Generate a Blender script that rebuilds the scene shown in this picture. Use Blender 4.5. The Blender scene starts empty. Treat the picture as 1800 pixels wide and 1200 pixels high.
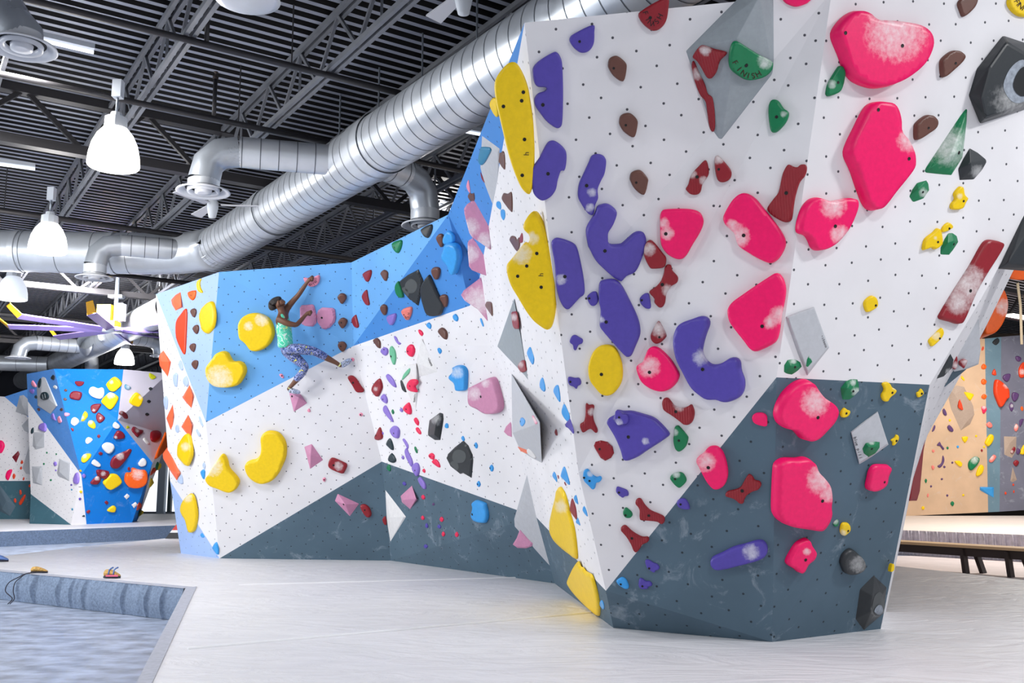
import bpy, bmesh, math, random
from mathutils import Vector, Matrix, geometry
from mathutils.bvhtree import BVHTree
random.seed(7)
scene = bpy.context.scene
C = scene.collection

# ------------------------------------------------------------------ camera
FPX = 1650.0
PITCH = math.radians(8.38)
CAM = Vector((0, 0, 1.55))
FWD = Vector((0, math.cos(PITCH), math.sin(PITCH)))
UPV = Vector((0, -math.sin(PITCH), math.cos(PITCH)))
RGT = Vector((1, 0, 0))
cam_data = bpy.data.cameras.new('camera')
cam_data.sensor_width = 36.0
cam_data.lens = 36.0 * FPX / 1800.0
cam_data.clip_end = 300
cam = bpy.data.objects.new('camera', cam_data)
cam.location = CAM
cam.rotation_euler = (math.pi / 2 + PITCH, 0, 0)
C.objects.link(cam)
scene.camera = cam

def ray(px, py):
    return RGT * ((px - 900) / FPX) + UPV * ((600 - py) / FPX) + FWD
def at_z(px, py, z):
    d = ray(px, py)
    return CAM + d * ((z - CAM.z) / d.z)
def at_y(px, py, y):
    d = ray(px, py)
    return CAM + d * (y / d.y)
def on_plane(px, py, p, n):
    d = ray(px, py)
    return CAM + d * ((p - CAM).dot(n) / d.dot(n))
def to_px(p):
    q = p - CAM
    w = q.dot(FWD)
    return (900 + FPX * q.dot(RGT) / w, 600 - FPX * q.dot(UPV) / w)

# ------------------------------------------------------------------ materials
def lin(c):
    out = []
    for v in c[:3]:
        v = v / 255.0
        out.append(v / 12.92 if v <= 0.04045 else ((v + 0.055) / 1.055) ** 2.4)
    return (out[0], out[1], out[2], 1.0)

def new_mat(name):
    m = bpy.data.materials.new(name)
    m.use_nodes = True
    nt = m.node_tree
    b = nt.nodes['Principled BSDF']
    return m, nt, b

def plain(name, rgb, rough=0.6, metal=0.0, emit=0.0, noise=0.0, scale=8.0, bump=0.0, bscale=60.0, stretch=(1, 1, 1), coords='Object'):
    m, nt, b = new_mat(name)
    col = lin(rgb)
    b.inputs['Base Color'].default_value = col
    b.inputs['Roughness'].default_value = rough
    b.inputs['Metallic'].default_value = metal
    if emit:
        b.inputs['Emission Color'].default_value = col
        b.inputs['Emission Strength'].default_value = emit
    if noise or bump:
        tc = nt.nodes.new('ShaderNodeTexCoord')
        mp = nt.nodes.new('ShaderNodeMapping')
        mp.inputs['Scale'].default_value = stretch
        nt.links.new(tc.outputs[coords], mp.inputs['Vector'])
    if noise:
        n = nt.nodes.new('ShaderNodeTexNoise')
        n.inputs['Scale'].default_value = scale
        n.inputs['Detail'].default_value = 6
        nt.links.new(mp.outputs[0], n.inputs['Vector'])
        r = nt.nodes.new('ShaderNodeMapRange')
        r.inputs[1].default_value = 0.3
        r.inputs[2].default_value = 0.7
        r.inputs[3].default_value = 1 - noise
        r.inputs[4].default_value = 1 + noise * 0.5
        nt.links.new(n.outputs['Fac'], r.inputs[0])
        mx = nt.nodes.new('ShaderNodeVectorMath')
        mx.operation = 'SCALE'
        mx.inputs[0].default_value = col[:3]
        nt.links.new(r.outputs[0], mx.inputs['Scale'])
        nt.links.new(mx.outputs[0], b.inputs['Base Color'])
    if bump:
        n2 = nt.nodes.new('ShaderNodeTexNoise')
        n2.inputs['Scale'].default_value = bscale
        n2.inputs['Detail'].default_value = 4
        nt.links.new(mp.outputs[0], n2.inputs['Vector'])
        bp = nt.nodes.new('ShaderNodeBump')
        bp.inputs['Strength'].default_value = bump
        bp.inputs['Distance'].default_value = 0.02
        nt.links.new(n2.outputs['Fac'], bp.inputs['Height'])
        nt.links.new(bp.outputs[0], b.inputs['Normal'])
    return m

def ramp(nt, src, p0, p1, c0=(0, 0, 0, 1), c1=(1, 1, 1, 1)):
    r = nt.nodes.new('ShaderNodeValToRGB')
    e = r.color_ramp.elements
    e[0].position, e[1].position = p0, p1
    e[0].color, e[1].color = c0, c1
    nt.links.new(src, r.inputs[0])
    return r

def mixrgb(nt, fac, a, bcol):
    mx = nt.nodes.new('ShaderNodeMix')
    mx.data_type = 'RGBA'
    for sock, v in ((mx.inputs[0], fac), (mx.inputs[6], a), (mx.inputs[7], bcol)):
        if hasattr(v, 'is_linked'):
            nt.links.new(v, sock)
        else:
            sock.default_value = v
    return mx.outputs[2]

def panel_mat(name, rgb, dot=(70, 70, 78), smudge=0.0, dots=True, chalky=0.0):
    """painted plywood: rows of T-nut holes and chalk marks, laid out in the panel's own metric UV"""
    m, nt, b = new_mat(name)
    b.inputs['Roughness'].default_value = 0.62
    b.inputs['Specular IOR Level'].default_value = 0.3
    uv = nt.nodes.new('ShaderNodeUVMap')
    uv.uv_map = 'UVMap'
    col = lin(rgb)
    base = col
    n = nt.nodes.new('ShaderNodeTexNoise')
    n.inputs['Scale'].default_value = 1.3
    n.inputs['Detail'].default_value = 5
    nt.links.new(uv.outputs[0], n.inputs['Vector'])
    c2 = tuple(v * (0.93 if smudge == 0 else 0.85) for v in col[:3]) + (1,)
    r = ramp(nt, n.outputs['Fac'], 0.35, 0.65, c2, col)
    out = r.outputs[0]
    if chalky:
        n3 = nt.nodes.new('ShaderNodeTexNoise')
        n3.inputs['Scale'].default_value = 3.2
        n3.inputs['Detail'].default_value = 9
        n3.inputs['Roughness'].default_value = 0.72
        n3.inputs['Distortion'].default_value = 0.9
        nt.links.new(uv.outputs[0], n3.inputs['Vector'])
        r3 = ramp(nt, n3.outputs['Fac'], 0.57, 0.76)
        mu = nt.nodes.new('ShaderNodeMath')
        mu.operation = 'MULTIPLY'
        mu.inputs[1].default_value = chalky
        nt.links.new(r3.outputs[0], mu.inputs[0])
        out = mixrgb(nt, mu.outputs[0], out, lin((205, 215, 225)))
    if dots:
        mp = nt.nodes.new('ShaderNodeMapping')
        mp.inputs['Rotation'].default_value = (0, 0, 0.62)
        mp.inputs['Scale'].default_value = (5.6, 5.6, 5.6)
        nt.links.new(uv.outputs[0], mp.inputs['Vector'])
        v = nt.nodes.new('ShaderNodeTexVoronoi')
        v.voronoi_dimensions = '2D'
        v.inputs['Scale'].default_value = 1.0
        v.inputs['Randomness'].default_value = 0.22
        nt.links.new(mp.outputs[0], v.inputs['Vector'])
        rd = ramp(nt, v.outputs['Distance'], 0.040, 0.062, (1, 1, 1, 1), (0, 0, 0, 1))
        out = mixrgb(nt, rd.outputs[0], out, lin(dot))
    nt.links.new(out, b.inputs['Base Color'])
    return m

def hold_mat(name, rgb, rough=0.42, ribs=False):
    """moulded resin with chalk rubbed in where the mesh's 'chalk' attribute says hands have been"""
    m, nt, b = new_mat(name)
    b.inputs['Roughness'].default_value = rough
    b.inputs['Specular IOR Level'].default_value = 0.4
    at = nt.nodes.new('ShaderNodeAttribute')
    at.attribute_name = 'chalk'
    tc = nt.nodes.new('ShaderNodeTexCoord')
    n = nt.nodes.new('ShaderNodeTexNoise')
    n.inputs['Scale'].default_value = 22
    n.inputs['Detail'].default_value = 9
    n.inputs['Roughness'].default_value = 0.7
    nt.links.new(tc.outputs['Object'], n.inputs['Vector'])
    nz = nt.nodes.new('ShaderNodeMath'); nz.operation = 'MULTIPLY_ADD'
    nz.inputs[1].default_value = 1.9; nz.inputs[2].default_value = -1.08
    nt.links.new(n.outputs['Fac'], nz.inputs[0])
    ad = nt.nodes.new('ShaderNodeMath'); ad.operation = 'MULTIPLY_ADD'
    ad.inputs[1].default_value = 0.95
    nt.links.new(at.outputs['Fac'], ad.inputs[0])
    nt.links.new(nz.outputs[0], ad.inputs[2])
    cl = nt.nodes.new('ShaderNodeClamp')
    nt.links.new(ad.outputs[0], cl.inputs[0])
    gt = nt.nodes.new('ShaderNodeMath'); gt.operation = 'MULTIPLY'
    nt.links.new(cl.outputs[0], gt.inputs[0])
    r = ramp(nt, at.outputs['Fac'], 0.0, 0.35)
    nt.links.new(r.outputs[0], gt.inputs[1])
    mu = nt.nodes.new('ShaderNodeMath')
    mu.operation = 'MULTIPLY'
    mu.inputs[1].default_value = 0.9 if max(rgb) > 90 else 0.55
    nt.links.new(gt.outputs[0], mu.inputs[0])
    col = lin(rgb)
    dk = tuple(v * 0.9 for v in col[:3]) + (1,)
    r2 = ramp(nt, n.outputs['Fac'], 0.35, 0.65, dk, col)
    chalk = tuple(0.66 + 0.22 * v for v in col[:3]) + (1,)
    out = mixrgb(nt, mu.outputs[0], r2.outputs[0], chalk)
    nt.links.new(out, b.inputs['Base Color'])
    n2 = nt.nodes.new('ShaderNodeTexNoise')
    n2.inputs['Scale'].default_value = 220
    nt.links.new(tc.outputs['Object'], n2.inputs['Vector'])
    bp = nt.nodes.new('ShaderNodeBump')
    bp.inputs['Strength'].default_value = 0.12
    bp.inputs['Distance'].default_value = 0.004
    nt.links.new(n2.outputs['Fac'], bp.inputs['Height'])
    if ribs:
        wv = nt.nodes.new('ShaderNodeTexWave')
        wv.inputs['Scale'].default_value = 17
        wv.inputs['Distortion'].default_value = 2.0
        nt.links.new(tc.outputs['Object'], wv.inputs['Vector'])
        nt.links.new(wv.outputs['Fac'], bp.inputs['Height'])
        bp.inputs['Strength'].default_value = 0.4
        bp.inputs['Distance'].default_value = 0.008
    nt.links.new(bp.outputs[0], b.inputs['Normal'])
    return m

def duct_metal(name, rgb=(226, 230, 236), rough=0.36, metal=0.55):
    m, nt, b = new_mat(name)
    b.inputs['Metallic'].default_value = metal
    tc = nt.nodes.new('ShaderNodeTexCoord')
    n = nt.nodes.new('ShaderNodeTexNoise')
    n.inputs['Scale'].default_value = 2.2
    n.inputs['Detail'].default_value = 7
    nt.links.new(tc.outputs['Object'], n.inputs['Vector'])
    r = ramp(nt, n.outputs['Fac'], 0.3, 0.7, (rough - 0.07,) * 3 + (1,), (rough + 0.1,) * 3 + (1,))
    nt.links.new(r.outputs[0], b.inputs['Roughness'])
    c = lin(rgb)
    r2 = ramp(nt, n.outputs['Fac'], 0.3, 0.7, tuple(v * 0.85 for v in c[:3]) + (1,), c)
    nt.links.new(r2.outputs[0], b.inputs['Base Color'])
    return m

# ------------------------------------------------------------------ objects
def tag(o, label=None, cat=None, group=None, kind=None):
    if label: o['label'] = label
    if cat: o['category'] = cat
    if group: o['group'] = group
    if kind: o['kind'] = kind
    return o
def link_mesh(name, verts, faces, material, parent=None, smooth=False, matrix=None):
    me = bpy.data.meshes.new(name)
    me.from_pydata([tuple(v) for v in verts], [], faces)
    me.update()
    if smooth:
        me.polygons.foreach_set('use_smooth', [True] * len(me.polygons))
    if material: me.materials.append(material)
    o = bpy.data.objects.new(name, me)
    if matrix is not None: o.matrix_world = matrix
    if parent is not None: o.parent = parent
    C.objects.link(o)
    return o
def empty(name, loc=(0, 0, 0)):
    o = bpy.data.objects.new(name, None)
    o.location = loc
    o.empty_display_size = 0.2
    C.objects.link(o)
    return o
def child_of(o, parent):
    """parent o but keep it where it stands"""
    o.parent = parent
    o.matrix_parent_inverse = Matrix.Translation(parent.location).inverted() if parent.type == 'EMPTY' else parent.matrix_world.inverted()
    return o
class MB:
    def __init__(s): s.v, s.f = [], []
    def add(s, vs, fs):
        k = len(s.v)
        s.v += [Vector(v) for v in vs]
        s.f += [tuple(i + k for i in f) for f in fs]
        return s
    def box(s, a, b):
        x0, y0, z0 = a; x1, y1, z1 = b
        return s.add([(x0,y0,z0),(x1,y0,z0),(x1,y1,z0),(x0,y1,z0),(x0,y0,z1),(x1,y0,z1),(x1,y1,z1),(x0,y1,z1)],
                     [(0,3,2,1),(4,5,6,7),(0,1,5,4),(1,2,6,5),(2,3,7,6),(3,0,4,7)])
    def bar(s, p, q, w, h=None, up=Vector((0, 0, 1))):
        """rectangular bar from p to q"""
        h = h or w
        p, q = Vector(p), Vector(q)
        t = (q - p).normalized()
        a = t.cross(up)
        if a.length < 1e-4: a = t.cross(Vector((1, 0, 0)))
        a.normalize()
        b = a.cross(t).normalized()
        vs = []
        for c in (p, q):
            for i, j in ((-1,-1),(1,-1),(1,1),(-1,1)):
                vs.append(c + a * (i * w / 2) + b * (j * h / 2))
        return s.add(vs, [(3,2,1,0),(4,5,6,7),(0,1,5,4),(1,2,6,5),(2,3,7,6),(3,0,4,7)])
    def tube(s, pts, r, n=12, cap=True):
        pts = [Vector(p) for p in pts]
        rs = r if isinstance(r, (list, tuple)) else [r] * len(pts)
        k0 = len(s.v)
        t0 = (pts[1] - pts[0]).normalized()
        a = t0.cross(Vector((0, 0, 1)))
        if a.length < 1e-3: a = t0.cross(Vector((1, 0, 0)))
        a.normalize()
        for i, p in enumerate(pts):
            t = (pts[min(i + 1, len(pts) - 1)] - pts[max(i - 1, 0)]).normalized()
            a = (a - t * a.dot(t)).normalized()
            b = t.cross(a)
            for j in range(n):
                an = 2 * math.pi * j / n
                s.v.append(p + (a * math.cos(an) + b * math.sin(an)) * rs[i])
        for i in range(len(pts) - 1):
            for j in range(n):
                s.f.append((k0 + i*n + j, k0 + i*n + (j+1) % n, k0 + (i+1)*n + (j+1) % n, k0 + (i+1)*n + j))
        if cap:
            s.f.append(tuple(k0 + j for j in reversed(range(n))))
            s.f.append(tuple(k0 + (len(pts)-1)*n + j for j in range(n)))
        return s
    def lathe(s, c, prof, n=24):
        """prof: list of (radius, z) about a vertical axis through c"""
        c = Vector(c); k0 = len(s.v)
        for r, z in prof:
            for j in range(n):
                an = 2 * math.pi * j / n
                s.v.append(c + Vector((r * math.cos(an), r * math.sin(an), z)))
        for i in range(len(prof) - 1):
            for j in range(n):
                s.f.append((k0 + i*n + j, k0 + i*n + (j+1) % n, k0 + (i+1)*n + (j+1) % n, k0 + (i+1)*n + j))
        return s
    def build(s, name, m, parent=None, smooth=False):
        o = link_mesh(name, s.v, s.f, m, None, smooth)
        if parent is not None: child_of(o, parent)
        return o
# ------------------------------------------------------------------ climbing walls
ZM, ZT = 0.35, 4.6           # mat surface, top of the climbing walls
V = {}
def vz(k, px, py, z): V[k] = at_z(px, py, z)
def vy(k, px, py, y): V[k] = at_y(px, py, y)
vz('Atl', 274, 517, ZT); vz('Abl', 318, 972, ZM); vy('Am', 299, 845, 15.45)
vz('ABt', 385, 478, ZT); vy('ABm', 362, 742, 14.15); vz('ABb', 386, 981, ZM)
vz('BCt', 618, 461, ZT); vy('BCm', 621, 608, 13.65); vy('BCs', 671, 811, 14.0); vz('BCb', 687, 985, ZM)
vz('T1', 788, 377, ZT); vy('CDm', 843, 489, 11.0); vy('CDl', 826, 537, 11.2); vy('CDf', 862, 607, 11.0)
vy('CDs', 942, 908, 11.0); vz('CDb', 975, 1025, ZM)
vz('DEt', 922, 40, ZT); vy('DE2', 980, 550, 6.9); vy('DE3', 1017, 830, 7.25); vy('DE4', 1065, 1038, 7.6); vz('DEb', 1078, 1103, ZM)
vy('EFt', 1462, -14, 5.85); vy('EFm', 1365, 663, 6.5); vz('EFb', 1357, 1128, ZM)
vz('FG1', 1634, 676, V['EFm'].z); vz('FGb', 1548, 1105, ZM)
nF = (V['FG1'] - V['EFm']).cross(V['EFt'] - V['EFm']).normalized()
for k, x, y in (('FG2', 1716, 540), ('FG3', 1800, 390), ('FG4', 1960, 110), ('FGt', 2040, -14)):
    V[k] = on_plane(x, y, V['EFm'], nF)
for k, x, y, d in (('G1', 1552, 1100, 8.9), ('G2', 1600, 870, 9.0), ('G3', 1630, 765, 8.7), ('G4', 1684, 668, 8.3), ('G5', 1735, 570, 8.0), ('G6', 1780, 478, 7.7), ('G7', 1900, 280, 7.4)):
    vy(k, x, y, d)
# free-standing island further back on the left
vz('ha', 47, 657, 4.5); vz('hb', 95, 648, 4.5); vz('hc', 217, 649, 4.5); vz('he', 296, 656, 4.5)
vy('hf', 49, 705, 27); vy('hg', 143, 834, 25.4); vz('hk', 152, 921, ZM); vz('hm', 125, 922, ZM); vz('hn', 52, 920, ZM)
vy('ho', 54, 868, 27); vy('hp', 207, 738, 25.5); vy('hr', 268, 813, 26.6); vz('hs', 232, 918, ZM); vz('ht', 241, 915, ZM)
vy('hw', 297, 765, 28.5); vy('hv', 246, 905, 28)
# wall at the far left edge
for k, x, y in (('i0', -90, 690), ('i1', 8, 697), ('i2', 60, 680), ('i3', 60, 742), ('i4', 60, 845), ('i5', -90, 845), ('i6', 60, 912), ('i7', -90, 912)):
    vy(k, x, y, 29.5)
# tall walls behind the bench on the right
RY = 28.2
for k, x, y in (('r0', 1540, 602), ('r1', 1731, 595), ('r2', 1737, 900), ('r3', 1540, 909), ('r4', 1760, 592), ('r5', 1757, 899), ('r6', 1850, 584), ('r7', 1850, 893)):
    vy(k, x, y, RY)

WHITE, BLUE, SLATE = (232, 230, 233), (108, 172, 232), (84, 106, 122)
M_white = panel_mat('white_painted_plywood', WHITE)
M_blue = panel_mat('sky_blue_painted_plywood', BLUE, dot=(35, 60, 100))
M_blue2 = panel_mat('mid_blue_painted_plywood', (72, 140, 214), dot=(30, 50, 95))
M_pale = panel_mat('pale_blue_painted_plywood', (164, 190, 236), dot=(120, 130, 160))
M_slate = panel_mat('slate_painted_plywood', SLATE, dot=(40, 50, 58), smudge=1, chalky=0.4)
M_hblue = panel_mat('strong_blue_painted_plywood', (0, 118, 208), dot=(60, 110, 180), chalky=0.25)
M_hblue2 = panel_mat('soft_blue_painted_plywood', (88, 148, 222), dot=(60, 90, 160), chalky=0.2)
M_hslate = panel_mat('teal_slate_painted_plywood', (62, 98, 112), dots=False, smudge=1, chalky=0.4)
M_tan = panel_mat('tan_painted_plywood', (212, 180, 150), dots=False, smudge=1, chalky=0.3)
M_teal = panel_mat('dusty_teal_painted_plywood', (110, 140, 158), dots=False, smudge=1, chalky=0.4)
M_greyp = panel_mat('dusty_purple_grey_plywood', (118, 120, 138), dots=False, smudge=1, chalky=0.5)

FACETS = []      # (name, pts, normal, region)
def facet_normal(pts):
    n = Vector((0, 0, 0))
    for i in range(len(pts)):
        a, b = pts[i], pts[(i + 1) % len(pts)]
        n += a.cross(b)
    n.normalize()
    c = sum(pts, Vector()) / len(pts)
    return n if n.dot(CAM - c) > 0 else -n
def frame(n):
    u = Vector((0, 0, 1)).cross(n)
    if u.length < 1e-3: u = Vector((1, 0, 0))
    u.normalize()
    return u, n.cross(u)
def panel(name, polys, material, parent, region, label=None):
    vs, fs, uvs = [], [], []
    for pi, keys in enumerate(polys):
        pts = [V[k] for k in keys.split()]
        n = facet_normal(pts)
        tris = geometry.tessellate_polygon([pts])
        u, v = frame(n)
        for t in tris:
            tp = [pts[i] for i in t]
            tn = facet_normal(tp)
            FACETS.append((region + ':' + keys.replace(' ', '-'), tp, tn, region))
            w = (tp[1] - tp[0]).cross(tp[2] - tp[0])
            if w.dot(tn) < 0: tp.reverse()
            k = len(vs)
            vs += tp
            fs.append((k, k + 1, k + 2))
            uvs += [(p.dot(u), p.dot(v)) for p in tp]
    o = link_mesh(name, vs, fs, material)
    uvl = o.data.uv_layers.new(name='UVMap')
    for i, uv in enumerate(uvs): uvl.data[i].uv = uv
    child_of(o, parent)
    if label: o['label'] = label
    return o
def rim(name, keys, material, parent):
    """the thickness of the plywood along an open edge, folded back away from the viewer"""
    mb = MB()
    pts = [V[k] for k in keys.split()]
    off = Vector((0, 0.25, -0.02))
    for a, b in zip(pts, pts[1:]):
        mb.add([a, b, b + off, a + off], [(0, 1, 2, 3)])
    return mb.build(name, material, parent)

main = empty('climbing_wall', (0.8, 10, ZM))
tag(main, 'large angular bouldering wall with white, sky blue and slate panels across the hall', 'climbing wall', kind='thing')
near = 'pillar'
panel('white_panel', ['Atl ABm ABb Am'], M_white, main, 'corner', 'white panel at the narrow end')
panel('pale_blue_panel', ['Atl ABt ABm'], M_pale, main, 'corner', 'pale blue triangular panel')
panel('pale_blue_panel', ['Am ABb Abl'], M_pale, main, 'corner', 'pale blue foot panel')
panel('blue_panel', ['ABt BCt BCm ABm'], M_blue, main, 'face')
panel('white_panel', ['ABm BCm BCs ABb'], M_white, main, 'face')
panel('slate_panel', ['ABb BCs BCb'], M_slate, main, 'face')
panel('blue_panel', ['BCt T1 BCm'], M_blue, main, 'face')
panel('blue_panel', ['BCm T1 CDm CDl'], M_blue2, main, 'face')
panel('white_panel', ['BCm CDl CDm CDf', 'BCm CDf CDs BCs'], M_white, main, 'face')
panel('slate_panel', ['BCs CDs CDb BCb'], M_slate, main, 'face')
panel('blue_panel', ['T1 DEt CDm'], M_blue2, main, 'flank')
panel('white_panel', ['CDm DEt DE2', 'CDm DE2 CDf', 'CDf DE2 DE3', 'CDf DE3 CDs', 'CDs DE3 DE4'], M_white, main, 'flank')
panel('slate_panel', ['CDs DE4 DEb CDb'], M_slate, main, 'flank')
panel('white_panel', ['DEt EFt DE3 DE2', 'EFt EFm DE4 DE3'], M_white, main, near)
panel('slate_panel', ['DE4 EFm EFb DEb'], M_slate, main, near)
panel('white_panel', ['EFt FGt FG4 FG3 FG2 FG1 EFm'], M_white, main, near)
panel('slate_panel', ['EFm FG1 FGb EFb'], M_slate, main, near)
panel('white_panel', ['FGb FG1 G3 G2 G1', 'FG1 FG2 G5 G4 G3', 'FG2 FG3 G6 G5', 'FG3 FG4 G7 G6'], M_white, main, 'edge')
rim('top_edge', 'Atl ABt BCt T1 DEt EFt FGt', M_white, main)

isl = empty('climbing_wall', V['hk'])
tag(isl, 'free-standing bouldering island with strong blue and white panels on the raised mat', 'climbing wall', kind='thing')
panel('blue_panel', ['ha hb hg hf'], M_hblue2, isl, 'island')
panel('blue_panel', ['hb hc hp hg', 'hg hp hs hk', 'hp hr ht hs'], M_hblue, isl, 'island')
panel('white_panel', ['hc he hw hr hp'], panel_mat('lilac_white_plywood', (208, 202, 216), dots=False), isl, 'island')
panel('white_panel', ['hf hg hk hm ho', 'hr hw hv ht'], M_white, isl, 'island')
panel('slate_panel', ['ho hm hn'], M_hslate, isl, 'island')
rim('top_edge', 'ha hb hc he', M_hblue, isl)
wl = empty('climbing_wall', V['i6'])
tag(wl, 'white bouldering wall with slate base behind the blue island, cut by the frame', 'climbing wall', kind='thing')
panel('blue_panel', ['i1 i2 i3'], M_hblue2, wl, 'farleft')
panel('white_panel', ['i0 i1 i3 i4 i5'], M_white, wl, 'farleft')
panel('slate_panel', ['i5 i4 i6 i7'], M_hslate, wl, 'farleft')
wr = empty('climbing_wall', V['r2'])
tag(wr, 'tall tan and dusty blue-grey bouldering wall behind the wooden bench', 'climbing wall', kind='thing')
panel('tan_panel', ['r0 r1 r2 r3'], M_tan, wr, 'backwall')
panel('teal_panel', ['r1 r4 r5 r2'], M_teal, wr, 'backwall')
panel('grey_panel', ['r4 r6 r7 r5'], M_greyp, wr, 'backwall')

def cast(px, py, only=None):
    d = ray(px, py)
    best = None
    for f in FACETS:
        if only and not f[0].startswith(only) : continue
        h = geometry.intersect_ray_tri(f[1][0], f[1][1], f[1][2], d, CAM, True)
        if h is not None:
            t = (h - CAM).dot(d)
            if t > 0 and (best is None or t < best[0]): best = (t, h, f)
    return best
# ------------------------------------------------------------------ climbing holds
CROPS = {'0': (0, 0, 1), 'K1': (850, 0, 4), 'K2': (1150, 0, 5.4545), 'K3': (1350, 0, 4), 'K4': (260, 440, 6), 'K5': (260, 600, 6), 'K6': (260, 800, 6),
 'K7': (460, 470, 10), 'K8': (460, 580, 10), 'K9': (600, 380, 6), 'K10': (600, 550, 6), 'K11': (600, 720, 6), 'K12': (540, 800, 4), 'K13': (800, 220, 7.5),
 'K14': (800, 360, 7.5), 'K15': (830, 500, 7.5), 'K16': (830, 640, 7.5), 'K17': (880, 780, 7.5), 'K18': (900, 920, 6), 'K19': (1000, 250, 6), 'K20': (1000, 430, 6),
 'K21': (1000, 600, 6), 'K22': (1050, 780, 6), 'K23': (1240, 270, 6), 'K24': (1260, 460, 6), 'K25': (1340, 640, 6), 'K26': (1340, 800, 6), 'K27': (1340, 940, 6),
 'K28': (1500, 170, 6), 'K29': (1500, 360, 6), 'K30': (1560, 540, 7.5), 'K31': (1580, 680, 7.5), 'K32': (1560, 820, 6), 'K33': (0, 540, 6), 'K34': (0, 630, 7.5),
 'K35': (120, 640, 8.5714), 'K36': (0, 770, 5.4545)}
COL = {'pk': ('hot pink', (250, 6, 104)), 'pu': ('purple', (84, 70, 168)), 'ye': ('yellow', (246, 206, 4)), 'rd': ('dark red', (146, 28, 40)), 'gr': ('green', (4, 122, 76)),
 'br': ('brown', (104, 66, 56)), 'lb': ('light blue', (58, 160, 234)), 'mv': ('mauve pink', (206, 140, 174)), 'bk': ('black', (46, 50, 54)), 'or': ('orange', (250, 100, 18)),
 'co': ('coral orange', (252, 112, 70)), 'ro': ('red-orange', (228, 66, 24)), 'gy': ('grey', (190, 192, 198)), 'dg': ('mid grey', (150, 158, 164)), 'wh': ('white', (232, 230, 230)), 'pb': ('pale blue', (186, 204, 238)),
 'la': ('lavender', (142, 118, 206)), 'mr': ('maroon', (128, 26, 42)), 'mg': ('mint green', (110, 190, 150)), 'te': ('teal', (40, 130, 170)), 'lp': ('light pink', (240, 150, 176)), 'sp': ('salmon', (240, 130, 120)),
 'rs': ('raspberry red', (240, 36, 86)), 'ta': ('taupe', (176, 156, 142)), 'sl': ('slate', (84, 104, 118)), 'dp': ('dark purple', (92, 62, 112)), 'dk': ('dark slate', (40, 58, 66)), 'li': ('lime yellow', (206, 206, 20)), 'sk': ('slate blue', (70, 84, 96))}
HMAT = {k: hold_mat(v[0].replace(' ', '_') + '_resin', v[1], 0.55 if k in ('gy', 'dg', 'wh', 'ta', 'sl') else 0.4) for k, v in COL.items()}
M_ribbed = hold_mat('ribbed_dark_red_resin', COL['rd'][1], 0.5, True)
M_bolt = plain('black_bolt_socket', (22, 20, 22), 0.5, 0.3)
M_ink = plain('black_ink', (38, 24, 30), 0.8)
HOLDS = []

def parse(s, crop):
    cx, cy, sc = CROPS[crop]
    return [(cx + float(a) / sc, cy + float(b) / sc) for a, b in (w.split(',') for w in s.split())]
def smooth_loop(pts, sub=4):
    out = []
    n = len(pts)
    for i in range(n):
        p0, p1, p2, p3 = (Vector(pts[(i + j - 1) % n]) for j in range(4))
        for k in range(sub):
            t = k / sub
            out.append(0.5 * ((2 * p1) + (p2 - p0) * t + (2 * p0 - 5 * p1 + 4 * p2 - p3) * t * t + (3 * p1 - p0 - 3 * p2 + p3) * t ** 3))
    return [(p.x, p.y) for p in out]
def poly_area_c(p):
    a = cx = cy = 0
    for i in range(len(p)):
        x0, y0 = p[i]; x1, y1 = p[(i + 1) % len(p)]
        w = x0 * y1 - x1 * y0
        a += w; cx += (x0 + x1) * w; cy += (y0 + y1) * w
    if abs(a) < 1e-12: return 1e-9, p[0]
    return a / 2, (cx / (3 * a), cy / (3 * a))
def inside(p, x, y):
    r = False
    n = len(p)
    for i in range(n):
        x0, y0 = p[i]; x1, y1 = p[(i + 1) % n]
        if (y0 > y) != (y1 > y) and x < (x1 - x0) * (y - y0) / (y1 - y0) + x0: r = not r
    return r
def dist_edge(p, x, y):
    q = Vector((x, y)); best = 1e9
    for i in range(len(p)):
        a = Vector(p[i]); b = Vector(p[(i + 1) % len(p)])
        ab = b - a
        t = max(0, min(1, (q - a).dot(ab) / max(ab.length_squared, 1e-12)))
        best = min(best, (q - a - ab * t).length)
    return best
def resample(p, step):
    n = len(p)
    L = [0]
    for i in range(n): L.append(L[-1] + (Vector(p[(i + 1) % n]) - Vector(p[i])).length)
    m = max(8, int(round(L[-1] / step)))
    out = []; k = 0
    for j in range(m):
        t = L[-1] * j / m
        while L[k + 1] < t: k += 1
        f = (t - L[k]) / max(L[k + 1] - L[k], 1e-9)
        a, b = Vector(p[k]), Vector(p[(k + 1) % n])
        out.append(tuple(a.lerp(b, f)))
    return out

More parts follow.
